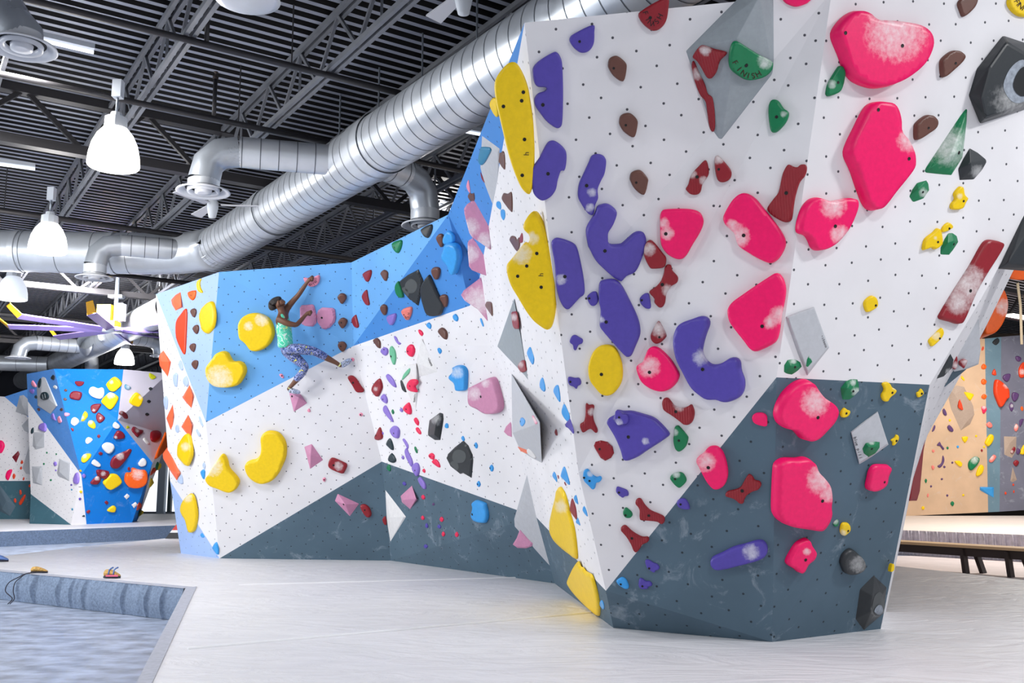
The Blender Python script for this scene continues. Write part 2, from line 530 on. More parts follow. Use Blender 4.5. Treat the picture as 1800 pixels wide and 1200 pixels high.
def inflate(outline, n_target, hfun_k, keep_corners=False, dents=(), ridge=0.0, back=0.001):
    """raise a closed outline (metres) into a rounded solid; returns verts, faces, R, H"""
    area, _ = poly_area_c(outline)
    if area < 0: outline = outline[::-1]; area = -area
    s = math.sqrt(area / n_target)
    ol = outline if keep_corners else resample(outline, s * 0.85)
    if keep_corners:
        o2 = []
        for i in range(len(ol)):
            a, b = Vector(ol[i]), Vector(ol[(i + 1) % len(ol)])
            m = max(1, int((b - a).length / (s * 0.9)))
            o2 += [tuple(a.lerp(b, j / m)) for j in range(m)]
        ol = o2
    xs = [p[0] for p in ol]; ys = [p[1] for p in ol]
    pts = list(ol); nb = len(ol); ds = [0.0] * nb
    gap = 0.5
    if not keep_corners:
        # a ring just inside the rim keeps the rounded edge clean
        gap = 0.95
        for i in range(nb):
            a, b, c = Vector(ol[i - 1]), Vector(ol[i]), Vector(ol[(i + 1) % nb])
            tg = (c - a).normalized()
            p = b + Vector((-tg.y, tg.x)) * (0.42 * s)
            if inside(ol, p.x, p.y):
                d = dist_edge(ol, p.x, p.y)
                if d > 0.36 * s: pts.append((p.x, p.y)); ds.append(d)
    n_ring = len(pts)
    y = min(ys) + s * 0.4; row = 0
    while y < max(ys):
        x = min(xs) + (0.5 * s if row % 2 else 0) + 0.2 * s
        while x < max(xs):
            if inside(ol, x, y):
                d = dist_edge(ol, x, y)
                if d > gap * s: pts.append((x, y)); ds.append(d)
            x += s
        y += s * 0.87; row += 1
    if len(pts) == n_ring:
        _, c = poly_area_c(ol)
        pts.append(c); ds.append(max(dist_edge(ol, *c), 1e-4))
    R = max(ds)
    res = geometry.delaunay_2d_cdt([Vector(p) for p in pts], [(i, (i + 1) % nb) for i in range(nb)], [], 1, 1e-7)
    vs, fs, orig = res[0], res[2], res[3]
    dd = []
    isb = []
    for i, o in enumerate(orig):
        j = o[0] if o else -1
        dd.append(ds[j] if j >= 0 else 0.0)
        isb.append(j < nb)
    H = hfun_k * R
    Rc = R * 1.08
    cy_ = sum(q[1] for q in ol) / len(ol); hy_ = max(max(ys) - cy_, cy_ - min(ys), 1e-6)
    zs = []
    for d in dd:
        t = min(d / Rc, 1)
        if ridge: z = ridge * t + (1 - ridge) * math.sqrt(max(0, 1 - (1 - t) ** 2))
        else: z = math.sqrt(max(0, 1 - (1 - t) ** 2))
        zs.append(z)
    zs = [z * (1 + 0.18 * (vs[i][1] - cy_) / hy_) for i, z in enumerate(zs)]
    adj = [set() for _ in vs]
    for f in fs:
        for a in range(len(f)):
            adj[f[a]].add(f[a - 1]); adj[f[a - 1]].add(f[a])
    for _ in range(1 if ridge else 3):
        zs = [zs[i] if isb[i] or not adj[i] else 0.5 * zs[i] + 0.5 * sum(zs[j] for j in adj[i]) / len(adj[i]) for i in range(len(vs))]
    for (dx, dy, dr, amt) in dents:
        for i, v in enumerate(vs):
            q = math.hypot(v[0] - dx, v[1] - dy) / dr
            if q < 1.6: zs[i] = max(0.05 if not isb[i] else 0, zs[i] - amt * math.exp(-q ** 4 * 1.2 if amt > 0.4 else -q * q * 2))
    rimz = 0.10 * H + 0.003
    verts = [Vector((v[0], v[1], rimz + z * (H - rimz) if not isb[i] else rimz)) for i, v in enumerate(vs)]
    faces = []
    for f in fs:
        a, b, c = (Vector((vs[i][0], vs[i][1])) for i in f[:3])
        faces.append(tuple(f) if (b - a).cross(c - a) > 0 else tuple(reversed(f)))
    # side wall
    edge = {}
    for f in faces:
        for a in range(len(f)):
            e = (f[a], f[(a + 1) % len(f)])
            edge[e] = 1
    low = {}
    for (a, b) in list(edge):
        if (b, a) not in edge:
            for i in (a, b):
                if i not in low:
                    low[i] = len(verts)
                    verts.append(Vector((verts[i].x, verts[i].y, back)))
            faces.append((b, a, low[a], low[b]))
    return verts, faces, R, H

def hull_solid(base, tops):
    bm = bmesh.new()
    vv = [bm.verts.new((x, y, 0.001)) for x, y in base] + [bm.verts.new(t) for t in tops]
    r = bmesh.ops.convex_hull(bm, input=vv)
    bmesh.ops.delete(bm, geom=list({g for g in r['geom_interior'] + r['geom_unused'] if isinstance(g, bmesh.types.BMVert)}), context='VERTS')
    bmesh.ops.dissolve_limit(bm, angle_limit=0.02, verts=bm.verts, edges=bm.edges)
    return bm

class Hold: pass
def make_hold(kind, color, k, crop, pts_s, opts='', desc=''):
    P = parse(pts_s, crop)
    op = {}
    for w in opts.split(';'):
        if '=' in w:
            a, b = w.strip().split('=')
            op[a.strip()] = b.strip()
    _, cpx = poly_area_c(P)
    if 'at' in op: cpx = parse(op['at'], crop)[0]
    only = op.get('f')
    hit = cast(cpx[0], cpx[1], only)
    if hit is None:
        # silhouette piece: lean it on the nearest panel of the region asked for
        c = [f for f in FACETS if only and f[0].startswith(only)]
        if not c: print('NO FACET', color, crop, pts_s[:30]); return None
        pp = lambda f: to_px(sum(f[1], Vector()) / 3)
        f = min(c, key=lambda f: math.hypot(pp(f)[0] - cpx[0], pp(f)[1] - cpx[1]))
    else: f = hit[2]
    n = f[2]; p0 = f[1][0]
    o = on_plane(cpx[0], cpx[1], p0, n)
    vw = float(op.get('v', 0))
    if vw:
        # a block that stands out from a raking panel: its base turns part-way out and its root runs back into the wall
        nf = n
        n = (n * (1 - vw) - ray(*cpx).normalized() * vw).normalized()
        wm = (max(x for x, _ in P) - min(x for x, _ in P)) * (o - CAM).dot(FWD) / FPX
        o = o + nf * (0.85 * wm * math.sin(nf.angle(n)) + 0.06)
        o = on_plane(cpx[0], cpx[1], o, n)
        p0 = o
    u, v = frame(n)
    d = ray(*cpx).normalized()
    cosv = abs(d.dot(n))
    kf = max(0.3, min(1.0, cosv * 1.5))
    def flat(pp, off=0.0):
        q = on_plane(pp[0], pp[1], p0 + n * off, n) - o
        return (q.dot(u), q.dot(v))
    M = Matrix(((u.x, v.x, n.x, o.x), (u.y, v.y, n.y, o.y), (u.z, v.z, n.z, o.z), (0, 0, 0, 1)))
    big = max(max(x for x, _ in P) - min(x for x, _ in P), max(y for _, y in P) - min(y for _, y in P))
    nt = 320 if big > 60 else 120 if big > 25 else 40 if big > 12 else 18
    tile = float(op.get('h', 0))
    if kind in ('d', 'e'):
        loop = smooth_loop(P, 4 if big > 20 else 2) if kind == 'd' else P
        ol = [flat(q) for q in loop]
        R = 0
        for _ in range(2):
            a, _c = poly_area_c(ol)
            w = [dist_edge(ol, *_c)] if inside(ol, *_c) else [0]
            R = max(w[0], 0.35 * math.sqrt(abs(a) / math.pi))
            ol = [flat(q, 0.55 * k * kf * R) for q in loop]
        dents = []
        for q in op.get('n', '').split('/'):
            if q:
                x, y, r, amt = (float(z) for z in q.split(','))
                pxy = parse(f'{x},{y}', crop)[0]
                fx = flat(pxy, 0.3 * k * kf * R)
                rr = r / CROPS[crop][2] * (o - CAM).dot(FWD) / FPX
                dents.append((fx[0], fx[1], rr, amt))
        if big > 40 and kind == 'd': k *= 1.25
        vs, fs, R, H = inflate(ol, nt, k * kf, kind == 'e', dents, float(op.get('r', 0)), -2.6 * R if vw else 0.001)
        ob = link_mesh('climbing_hold', vs, fs, M_ribbed if op.get('w') == 'bone' else HMAT[color], None, True, M)
        if kind == 'e':
            for p in ob.data.polygons: p.use_smooth = False
    else:
        base = [flat(q) for q in P]
        a, _c = poly_area_c(base)
        R = math.sqrt(abs(a) / math.pi)
        tops = []
        for q in op['t'].split('/'):
            x, y, h = (float(z) for z in q.split(','))
            pxy = parse(f'{x},{y}', crop)[0]
            hh = h * R * kf
            fx = flat(pxy, hh)
            tops.append((fx[0], fx[1], hh))
        bm = hull_solid(base, tops)
        if vw:
            bm.free()
            bm = hull_solid(base, tops + [(x * 0.8, y * 0.8, -1.2 * R) for x, y in base])
        if color in ('gy', 'dg', 'wh', 'sl', 'ta'): w = 0.006
        else: w = 0.05 * R
        try:
            bmesh.ops.bevel(bm, geom=[e for e in bm.edges if max(v_.co.z for v_ in e.verts) > 0.004], offset=w, segments=2, affect='EDGES', clamp_overlap=True, profile=0.6)
        except Exception: pass
        bmesh.ops.triangulate(bm, faces=[f_ for f_ in bm.faces if len(f_.verts) > 4])
        if kind == 'h' and color not in ('gy', 'dg', 'wh', 'sl', 'ta') and 'c' in op:
            bmesh.ops.subdivide_edges(bm, edges=bm.edges[:], cuts=3, use_grid_fill=True)
        bmesh.ops.recalc_face_normals(bm, faces=bm.faces)
        me = bpy.data.meshes.new('climbing_hold')
        bm.to_mesh(me); bm.free()
        me.materials.append(HMAT[color])
        ob = bpy.data.objects.new('climbing_hold', me)
        ob.matrix_world = M
        C.objects.link(ob)
    # chalk
    ch = op.get('c')
    at = ob.data.attributes.new('chalk', 'FLOAT', 'POINT')
    if ch:
        spots = []
        for q in ch.split('/'):
            x, y, r = (float(z) for z in q.split(','))
            pxy = parse(f'{x},{y}', crop)[0]
            spots.append((pxy[0], pxy[1], r / CROPS[crop][2]))
        for i, vtx in enumerate(ob.data.vertices):
            px, py = to_px(M @ vtx.co)
            at.data[i].value = max(max(0, 1 - (math.hypot(px - x, py - y) / r) ** 2) for x, y, r in spots)
    h = Hold()
    h.ob, h.M, h.px, h.big, h.col, h.desc, h.kind, h.op = ob, M, cpx, big, color, desc, kind, op
    h.region = f[3]
    Wv = [M @ vtx.co for vtx in ob.data.vertices]
    Fs = [tuple(p.vertices) for p in ob.data.polygons]
    h.bvh = BVHTree.FromPolygons(Wv, Fs)
    Mi = M.inverted()
    def onto(pxy):
        dd = ray(*pxy).normalized()
        loc, nn, idx, dist = h.bvh.ray_cast(CAM, dd)
        if loc is None:
            loc, nn, idx, dist = h.bvh.find_nearest(on_plane(pxy[0], pxy[1], o + n * 0.02, n))
        if nn.dot(dd) > 0: nn = -nn
        return loc, nn
    h.onto, h.Mi = onto, Mi
    for q in op.get('b', '').split('/'):
        if q:
            pxy = parse(q, crop)[0]
            loc, nn = onto(pxy)
            dep = (loc - CAM).dot(FWD)
            rb = max(0.009, min(0.013, 0.05 * big * dep / FPX)) * (1.25 if dep > 11 else 1)
            a1 = nn.orthogonal().normalized(); b1 = nn.cross(a1)
            mb = MB()
            ring = lambda r_, z_: [Mi @ (loc + (a1 * math.cos(t * math.pi / 5) + b1 * math.sin(t * math.pi / 5)) * r_ + nn * z_) for t in range(10)]
            mb.add(ring(rb, -0.004) + ring(rb, 0.002) + ring(rb * 0.6, 0.0005), [tuple(range(20, 30))] + [(i, (i + 1) % 10, 10 + (i + 1) % 10, 10 + i) for i in range(10)] + [(10 + i, 10 + (i + 1) % 10, 20 + (i + 1) % 10, 20 + i) for i in range(10)])
            bo = link_mesh('bolt', mb.v, mb.f, M_bolt)
            bo.parent = ob
    # volumes become surfaces that other holds can be screwed to
    if (kind == 'h' and color in ('gy', 'dg', 'wh', 'sl', 'ta') and big > 18) or 'surf' in op:
        ob.data.calc_loop_triangles()
        for lt in ob.data.loop_triangles:
            tp = [Wv[i] for i in lt.vertices]
            tn = (tp[1] - tp[0]).cross(tp[2] - tp[0])
            if tn.length < (4e-4 if kind == 'h' else 1e-6): continue
            tn.normalize()
            cc = (tp[0] + tp[1] + tp[2]) / 3
            if tn.dot(CAM - cc) > 0: FACETS.append((h.region + ':volume', tp, tn, h.region))
    HOLDS.append(h)
    return h

def lettering(h, text, path, crop, size, material=None, name='lettering', flip=False):
    """letters laid along a curve (pixel polyline, 3 points) and pressed onto the hold's surface"""
    P = [Vector(p) for p in parse(path, crop)]
    s = size / CROPS[crop][2]
    def pos(t):
        if len(P) == 2: return P[0].lerp(P[1], t), (P[1] - P[0]).normalized()
        a, b, c = P
        m = 2 * b - 0.5 * (a + c)
        return (1-t)**2 * a + 2*t*(1-t) * m + t*t * c, (2*(1-t)*(m - a) + 2*t*(c - m)).normalized()
    mb = MB()
    for i, chh in enumerate(text):
        if chh == ' ': continue
        cu = bpy.data.curves.new('tmp', 'FONT')
        cu.body = chh; cu.size = 1.0; cu.align_x = 'CENTER'; cu.resolution_u = 3
        to = bpy.data.objects.new('tmp', cu)
        C.objects.link(to)
        dg = bpy.context.evaluated_depsgraph_get()
        me = bpy.data.meshes.new_from_object(to.evaluated_get(dg))
        c0, tg = pos((i + 0.5) / len(text))
        up = Vector((tg.y, -tg.x))
        vs = []
        for v in me.vertices:
            q = c0 + tg * (v.co.x * s * 1.35) + up * ((v.co.y - 0.35) * s * 1.35)
            loc, nn = h.onto((q.x, q.y))
            vs.append(h.Mi @ (loc + nn * 0.003))
        mb.add(vs, [tuple(p.vertices) for p in me.polygons])
        bpy.data.objects.remove(to); bpy.data.curves.remove(cu); bpy.data.meshes.remove(me)
    o = link_mesh(name, mb.v, mb.f, material or M_ink)
    o.parent = h.ob
    return o

def decal(h, pts, crop, material, name, smooth=True, lift=0.002):
    """a flat patch (dish, rubbed rim) that follows the hold's own surface"""
    P = parse(pts, crop)
    if smooth: P = smooth_loop(P, 3)
    _, c = poly_area_c(P)
    mb = MB()
    rings = []
    for t in (1.0, 0.66, 0.33):
        ring = []
        for q in P:
            loc, nn = h.onto((c[0] + (q[0] - c[0]) * t, c[1] + (q[1] - c[1]) * t))
            ring.append(h.Mi @ (loc + nn * lift))
        rings.append(ring)
    loc, nn = h.onto(c)
    m = len(P)
    vs = [v for r in rings for v in r] + [h.Mi @ (loc + nn * lift)]
    fs = []
    for k in range(2):
        for i in range(m): fs.append((k*m + i, k*m + (i+1) % m, (k+1)*m + (i+1) % m, (k+1)*m + i))
    for i in range(m): fs.append((2*m + i, 2*m + (i+1) % m, 3*m))
    mb.add(vs, fs)
    o = link_mesh(name, mb.v, mb.f, material, None, True)
    o.parent = h.ob
    return o
DATA = '''
# ---- near pillar, big volumes first
h|dg|1|K2|305,490 700,100 830,-40 1140,-60 1145,750 630,1440|t=790,370,0.55/1010,-40,0.40/560,860,0.22|grey diamond volume at the top of@the near overhang
h|gy|1|K24|725,580 880,520 1025,475 1185,900 1060,1060 955,1200 850,960|t=750,585,0.16/1025,485,0.14/1175,900,0.14/960,1150,0.16|pale grey slab volume@just above the slate panel's top corner
h|gy|1|K25|930,715 1070,600 1215,495 1330,845 1150,975 1020,1055|t=940,725,0.1/1215,510,0.1/1315,840,0.1/1020,1035,0.1/1090,770,0.16|light grey lettered plate volume@on the slate panel
h|bk|1|0|1755,472 1765,450 1780,420 1800,378 1830,350 1850,480 1782,468|f=pillar;at=1757,456;t=1772,462,0.3/1815,395,0.3/1835,470,0.3|big black triangular volume@at the wall's outer edge
h|gy|1|K30|850,620 960,420 1160,70 1200,130 1230,560 1200,750 1050,810 880,850|v=0.35;t=860,640,0.12/1190,120,0.12/1190,740,0.12;f=edge|long pale grey volume@wrapped round the outer edge
h|sl|1|K30|750,1052 845,850 1050,808|v=0.35;t=850,880,0.15;f=edge|slate triangle volume@under the long pale grey volume
h|dg|1|K15|555,190 600,420 660,740 737,1255 640,1150 360,840 333,815|t=400,800,0.12/600,500,0.12|slim mid grey triangular volume@on the flank beside the long yellow hold
h|gy|1|K16|520,125 690,410 895,750 922,1300 800,1240 640,1140 530,905|t=545,900,0.55/890,775,0.85|two-tone grey pyramid volume@low on the flank
h|gy|1|0|931,822 945,847 954,875 967,935 977,965 986,1014 960,985 905,925 904,912 908,900|t=920,900,0.06/960,930,0.06|tall pale grey kite volume@at the foot of the flank
h|gy|1|K13|360,150 590,310 575,600 550,1120 540,1135 475,990 395,780 335,560|t=380,540,0.08/565,350,0.08|narrow light grey volume@high on the flank above the mauve blocks
# ---- left face volumes
h|wh|1|K10|845,265 1015,620 825,672 795,520|t=800,530,0.3|upper white pyramid volume@on the long white panel
h|wh|1|K10|590,572 790,528 810,620 810,800 785,1030 640,700|t=790,550,0.3/640,690,0.15|lower white pyramid volume@with a pink hold on it
h|wh|1|K12|550,245 695,432 585,605 560,450|t=580,437,0.22/680,432,0.1|white triangular volume@in the slate corner
# ---- island volumes
h|gy|1|K34|480,260 565,175 760,620 665,730 495,620|t=545,440,0.3/500,615,0.15/740,625,0.15|tall grey crystal volume@on the blue island
h|gy|1|K34|440,970 585,970 585,1170 470,1200 430,1150|t=470,1150,0.2/580,1000,0.2|boxy grey volume@under the lavender hold
h|gy|1|K34|285,885 375,785 380,985 320,950|t=360,880,0.3|small grey wedge volume@on the white wall
h|gy|1|K36|545,335 570,195 675,235 665,412 560,365|t=570,320,0.3/665,250,0.2|faceted grey block volume@on the island's white foot
h|gy|1|K36|305,270 405,270 405,450 315,430|t=350,420,0.2/380,290,0.15|squarish grey volume@at the seam of the white walls
h|gy|1|K36|215,285 280,70 295,130 290,345 250,340|t=285,280,0.3|slim grey fin volume@on the far white wall
h|sl|1|K36|-40,430 0,450 150,650 95,745 0,700|t=60,600,0.3/20,680,0.2|dark slate pyramid volume@in the corner of the slate base
h|gy|1|K34|260,490 310,480 375,540 375,760 205,700|t=290,600,0.3/340,730,0.3|folded grey volume@under the blue triangle of the far white wall
# ---- right back wall volumes
h|ta|1|K31|680,40 760,-20 860,0 900,140 980,250 995,360 940,490 815,572 800,370 690,290 655,150|t=740,100,0.2/860,330,0.25/900,450,0.2|large taupe folded volume@on the tan wall
h|ta|1|K31|1385,650 1550,655 1545,840 1490,935 1390,890|t=1460,740,0.25|taupe diamond volume@on the grey-purple wall
h|ta|1|K32|1295,150 1320,0 1365,140 1320,165|t=1322,120,0.4|small tan spike volume@low on the grey wall
# ================= near pillar holds
d|pu|0.55|K1|605,270 640,235 770,175 780,230 775,310 740,360 690,372 650,350 615,310|b=675,292;w=finish_hold|purple half-moon hold@beside the wall's top edge
d|rd|0.55|K1|1090,100 1120,70 1210,15 1300,-20 1302,60 1285,150 1240,205 1190,217 1140,185 1105,145|b=1172,125;w=finish_hold|red half-moon hold lettered in black@at the wall's top
d|pu|0.5|K1|345,520 350,470 400,420 490,368 520,370 545,410 555,470 560,650 555,850 540,895 510,900 450,860 400,800 360,740 357,690 385,655 430,640 440,615 380,610 355,575|b=417,737;r=0.2|tall purple notched hold@beside the upper long yellow hold
d|br|0.8|K1|877,450 885,415 915,395 950,397 1000,440 1008,480 985,572 920,540 880,480|b=915,480;w=teardrop|upper brown teardrop@below the red half-moon hold
d|br|0.8|K1|955,850 965,815 1000,797 1040,800 1080,840 1085,880 1060,967 990,930 958,880|b=1000,880;w=teardrop|second brown teardrop@down from the wall's top
d|ye|0.35|0|869,150 875,132 890,114 900,109 909,112 919,128 928,152 933,180 937,208 939,238 940,270 939,300 937,325 932,341 925,340 915,328 903,300 892,265 880,215 872,180|f=pillar;b=920,162/885,187/917,177/922,245/918,308;lt=1|long upper yellow pod hold@on the edge of the overhang
d|ye|0.8|0|861,180 865,173 872,175 875,195 874,206 868,200 862,188|f=flank|small yellow knob@peeking out behind the upper long yellow pod
d|pu|0.5|K13|1150,350 1220,230 1300,205 1380,250 1440,310 1470,380 1465,520 1440,605 1400,600 1375,660 1350,750 1330,850 1270,940 1180,995 1120,990 1050,930 1020,850 1005,700 1010,580 1060,500 1110,430|b=1225,640;r=0.25|purple mitten-shaped hold@beside the upper yellow pod's lower tip
d|pu|0.6|K19|95,520 110,430 150,340 210,210 240,145 300,125 360,140 392,185 392,250 375,340 340,410 305,500 310,590 280,660 265,755 235,772 190,740 130,650 100,590|b=187,457;r=0.3;c=240,530,60/220,690,60|slim purple bean hold@above the purple C-shaped hold
d|pu|0.7|K19|180,950 200,870 270,760 300,680 340,660 400,650 460,680 505,730 505,780 470,870 420,950 415,1020 430,1075 540,1075 590,1040 680,960 740,938 790,950 818,1010 815,1080 790,1170 740,1300 690,1370 610,1405 570,1450 540,1462 480,1435 370,1340 280,1245 220,1130 200,1090|b=380,1145|large purple C-shaped hold@in the middle of the overhang
d|br|0.8|K19|645,380 660,325 720,297 770,305 830,375 838,420 795,557 700,500 650,410|b=710,425;w=teardrop|lowest brown teardrop@above the purple C-shaped hold
d|rd|0.7|K19|1232,490 1260,440 1290,340 1370,250 1430,190 1460,210 1478,310 1460,370 1410,440 1390,520 1350,552 1290,550 1250,520|b=1352,365;c=1300,340,60/1420,400,60;w=bone|red ribbed hold@under the tip of the grey diamond volume
d|rd|0.8|K19|1537,170 1560,138 1600,160 1680,250 1715,310 1710,370 1670,410 1610,422 1565,390 1540,280|b=1580,285;c=1570,170,80;w=teardrop|red teardrop with chalked tip@under the grey diamond volume
d|pk|0.6|K19|957,800 970,740 1010,708 1180,700 1300,708 1380,740 1415,800 1420,860 1380,960 1300,1090 1250,1180 1200,1230 1140,1235 1060,1200 1000,1140 965,1060 960,940|b=1022,965;c=1000,850,70/1040,960,90|hot pink rounded triangle hold@beside the purple C-shaped hold
d|rd|0.7|K20|810,-20 850,-50 880,-40 920,0 990,90 1025,140 1020,210 990,245 890,255 850,240 795,130 790,40|c=840,50,90;w=wedge|red wedge hold with chalk@between purple C-shape and pink triangle
d|rd|0.7|K20|1010,240 1040,208 1080,220 1090,270 1150,340 1140,400 1080,440 1030,520 1015,610 990,655 950,662 900,610 900,570 850,510 860,480 920,440 970,380 1000,300|b=985,420;c=1040,480,80;w=bone|red toothed bone hold@under the red chalky wedge
d|pu|0.7|K20|195,540 240,500 285,495 305,540 310,590 285,635 250,648 220,630 195,580|b=215,565;w=knob|
d|pu|0.7|K20|750,560 790,520 830,510 850,540 865,660 820,675 770,640 750,600|b=768,585;w=knob|
d|pu|0.55|K20|310,470 320,400 350,375 450,362 510,385 560,440 640,590 720,760 750,880 745,970 700,1080 660,1170 620,1190 580,1170 470,1050 350,910 320,850 330,700 310,590|b=393,815;c=345,790,45|purple kite-shaped hold@below the purple C-shaped hold
d|pu|0.7|K20|8,1010 30,965 65,952 110,975 145,1000 140,1040 100,1060 75,1112 50,1105 40,1060 12,1035|w=knob|
d|rd|0.8|K20|860,960 880,900 935,805 970,840 1020,940 1015,980 960,1030 910,1045 870,1010|b=955,975;c=950,890,110;w=teardrop|chalky red teardrop hold@above the round hot pink hold
d|pu|0.5|K14|1270,530 1290,470 1340,440 1440,460 1560,510 1610,570 1650,720 1690,920 1710,1080 1705,1180 1645,1230 1555,1330 1495,1380 1435,1360 1375,1250 1335,1080 1315,800|b=1447,945;c=1400,980,90|purple shield hold@beside the lower yellow pod
d|ye|0.4|K14|1035,80 1075,90 1110,130 1160,230 1210,370 1250,510 1285,680 1310,860 1330,1050 1325,1200 1320,1400 1285,1570 1245,1640 1195,1650 1125,1610 1025,1530 925,1400 825,1230 740,1090 690,960 670,850 680,780 740,710 840,580 920,490 960,500 975,420 940,370 900,330 890,280 910,220 960,140 1010,90|f=pillar;b=1077,640/945,805/1135,1085/825,940;c=870,650,170/1020,440,110;n=990,440,110,0.45|large lower yellow hooked pod hold@on the edge of the overhang
d|ye|0.5|K21|200,330 205,240 250,120 320,55 400,38 470,55 520,120 555,220 568,330 555,430 510,510 450,565 390,578 330,555 270,490 220,420|b=343,347|yellow oval dish hold@low on the overhang
d|pk|0.65|K21|705,280 720,245 770,215 800,150 830,80 880,52 940,70 1010,130 1080,210 1140,310 1155,360 1130,430 1070,495 1000,528 930,530 850,500 770,440 730,370|b=850,325;c=850,270,140|round hot pink hold with chalk@beside the yellow oval
d|pu|0.6|0|1183,600 1188,577 1198,567 1217,560 1232,555 1242,557 1247,563 1247,572 1242,585 1238,598 1235,612 1235,618 1240,630 1250,639 1260,640 1270,637 1283,629 1293,628 1301,634 1303,650 1309,668 1308,685 1300,698 1283,706 1270,707 1258,703 1243,703 1232,697 1215,682 1200,655 1188,630|b=1235,649;c=1232,628,18|large purple L-shaped hold@on the white overhang above the slate
d|pu|0.7|K21|-10,380 20,375 60,385 110,385 130,430 120,460 95,470 80,505 50,480 10,465 -10,430|b=15,425;w=knob|
d|rd|0.7|K21|175,670 190,650 210,670 250,665 268,690 255,760 265,840 300,920 300,960 275,962 235,925 205,930 160,960 135,950 115,890 125,865 160,840 175,760|c=240,740,50;w=bone|red bone hold with chalky ribs@below the yellow oval
d|rd|0.7|K21|985,640 1000,600 1040,592 1070,620 1110,670 1180,695 1250,685 1290,660 1310,690 1325,750 1310,830 1270,875 1220,880 1180,850 1100,790 1010,730 990,690|b=1128,740;c=1170,665,90;w=bone|red bitten bone hold@under the round hot pink hold
d|pu|0.6|K21|395,860 410,810 480,770 490,725 560,735 650,735 760,765 880,805 960,870 1040,960 1048,990 1020,1020 940,1075 800,1165 720,1220 640,1255 600,1265 565,1240 540,1150 480,1010 420,910|b=627,1007;surf=1;c=540,810,80/810,1050,50|large purple fin-shaped hold@low on the white overhang
d|pu|0.8|K21|485,800 490,735 530,725 560,760 610,770 630,820 610,870 560,875 520,885 495,850|b=530,800;w=knob;c=520,860,60|purple star-shaped knob@mounted on the big purple fin
d|gr|0.7|K21|1100,1060 1105,960 1115,910 1140,892 1170,905 1250,1000 1258,1035 1240,1100 1200,1145 1155,1160 1120,1130|b=1160,1045;c=1110,960,50|green drop hold@beside the purple fin-shaped hold
e|rd|0.5|K21|258,1100 275,1060 330,1045 400,1060 455,1110 470,1180 440,1230 380,1260 330,1230 270,1130|b=325,1135;w=hexagon|red six-sided hold@under the red chalky-ribbed bone
d|pk|0.6|K22|1040,190 1055,150 1120,100 1170,45 1220,30 1270,40 1320,90 1355,180 1375,290 1370,370 1340,440 1290,475 1240,482 1200,460 1150,400 1100,310 1070,250|b=1170,250;c=1140,190,130|hot pink pear hold@straddling the white and slate border
d|gr|0.7|K22|765,360 800,320 870,305 915,330 940,390 910,435 865,465 815,435 775,385|b=820,370;c=830,320,50|green pentagon hold@beside the border with the slate
d|pu|0.7|K22|195,490 205,455 250,465 310,490 328,520 325,550 290,555 270,570 235,550 200,515|b=228,512;w=knob|
d|gr|0.7|K22|270,720 290,678 315,680 360,720 370,755 350,780 310,782 278,760|b=297,752;w=knob|
d|rd|0.7|K22|400,620 420,580 460,580 500,640 560,700 640,735 705,770 705,830 670,838 630,815 540,805 470,800 445,780 445,700 430,660|b=543,755;w=bone|upper red curved bone hold@pointing into the slate
d|rd|0.7|K22|245,905 265,870 300,865 360,920 430,965 480,985 535,985 540,1030 480,1060 440,1120 410,1142 380,1120 350,1050 300,970|b=365,995;w=bone|lower red curved bone hold@at the slate border
d|pu|0.7|K22|835,620 860,590 910,578 950,610 975,680 960,695 900,690 850,665|b=878,637;w=knob|
d|rd|0.6|K22|1350,545 1375,500 1440,485 1510,455 1560,370 1600,320 1640,345 1660,380 1710,395 1730,430 1700,480 1640,500 1580,540 1550,590 1540,625 1500,625 1460,590 1420,570|b=1528,495;w=bone|red dog-bone hold@on the dark slate triangle
d|pu|0.7|0|1248,990 1253,980 1270,972 1290,962 1310,957 1330,951 1342,952 1349,963 1347,976 1335,984 1315,990 1295,995 1275,1000 1257,1001|c=1320,970,18|long purple sausage hold@low on the slate
d|lb|0.6|K18|1098,605 1130,580 1165,567 1200,590 1225,640 1228,685 1190,690 1140,660 1110,635|b=1147,640;w=knob|light blue knob@at the foot of the slate
d|pu|0.7|K18|1403,395 1440,385 1490,415 1530,430 1555,465 1540,490 1515,495 1500,517 1450,490 1420,460|b=1447,472;w=knob|
d|pu|0.7|K18|1333,640 1345,580 1380,585 1410,610 1450,610 1478,640 1470,660 1440,665 1430,688 1370,690 1340,670|b=1375,660;w=knob|
d|ye|0.5|K18|690,400 715,460 740,465 760,500 790,520 830,545 860,620 890,730 910,850 915,930 905,980 860,950 750,850 650,740 590,650 578,600 600,540 640,460|f=flank;r=0.4;n=700,480,45,0.4/760,530,40,0.4|ridged yellow horn hold@at the very foot of the flank
d|lb|0.7|K18|920,850 935,810 955,815 972,870 965,908 945,890|f=flank;w=foothold|
d|ye|0.5|0|978,859 983,856 987,861 991,868 996,885 1000,903 1005,920 1009,940 1012,967 1012,983 1003,977 990,967 975,952 967,935 966,922 967,910 972,887 976,871|f=flank;c=986,890,14;r=0.3;n=992,905,9,0.5|yellow hollow horn hold@above the ridged yellow horn
d|lb|0.5|K17|680,420 705,365 735,430 743,505 715,470|w=foothold|
d|rd|0.5|K17|750,410 765,420 770,460 758,450|w=foothold|
d|lb|0.5|K17|795,390 830,300 860,350 905,510 895,538 850,490 800,440|w=foothold|
d|rd|0.5|K17|838,510 850,500 868,545 855,545|w=foothold|
d|lb|0.5|K17|965,710 995,672 1020,780 1018,795 985,765|w=foothold|
d|rd|0.5|K17|910,860 935,720 965,770 990,860 1003,990 985,985 920,890|w=diamond|red diamond-shaped hold@beside the yellow hollow horn
d|lb|0.5|K17|1080,860 1100,818 1130,880 1145,955 1120,935 1090,895|w=foothold|
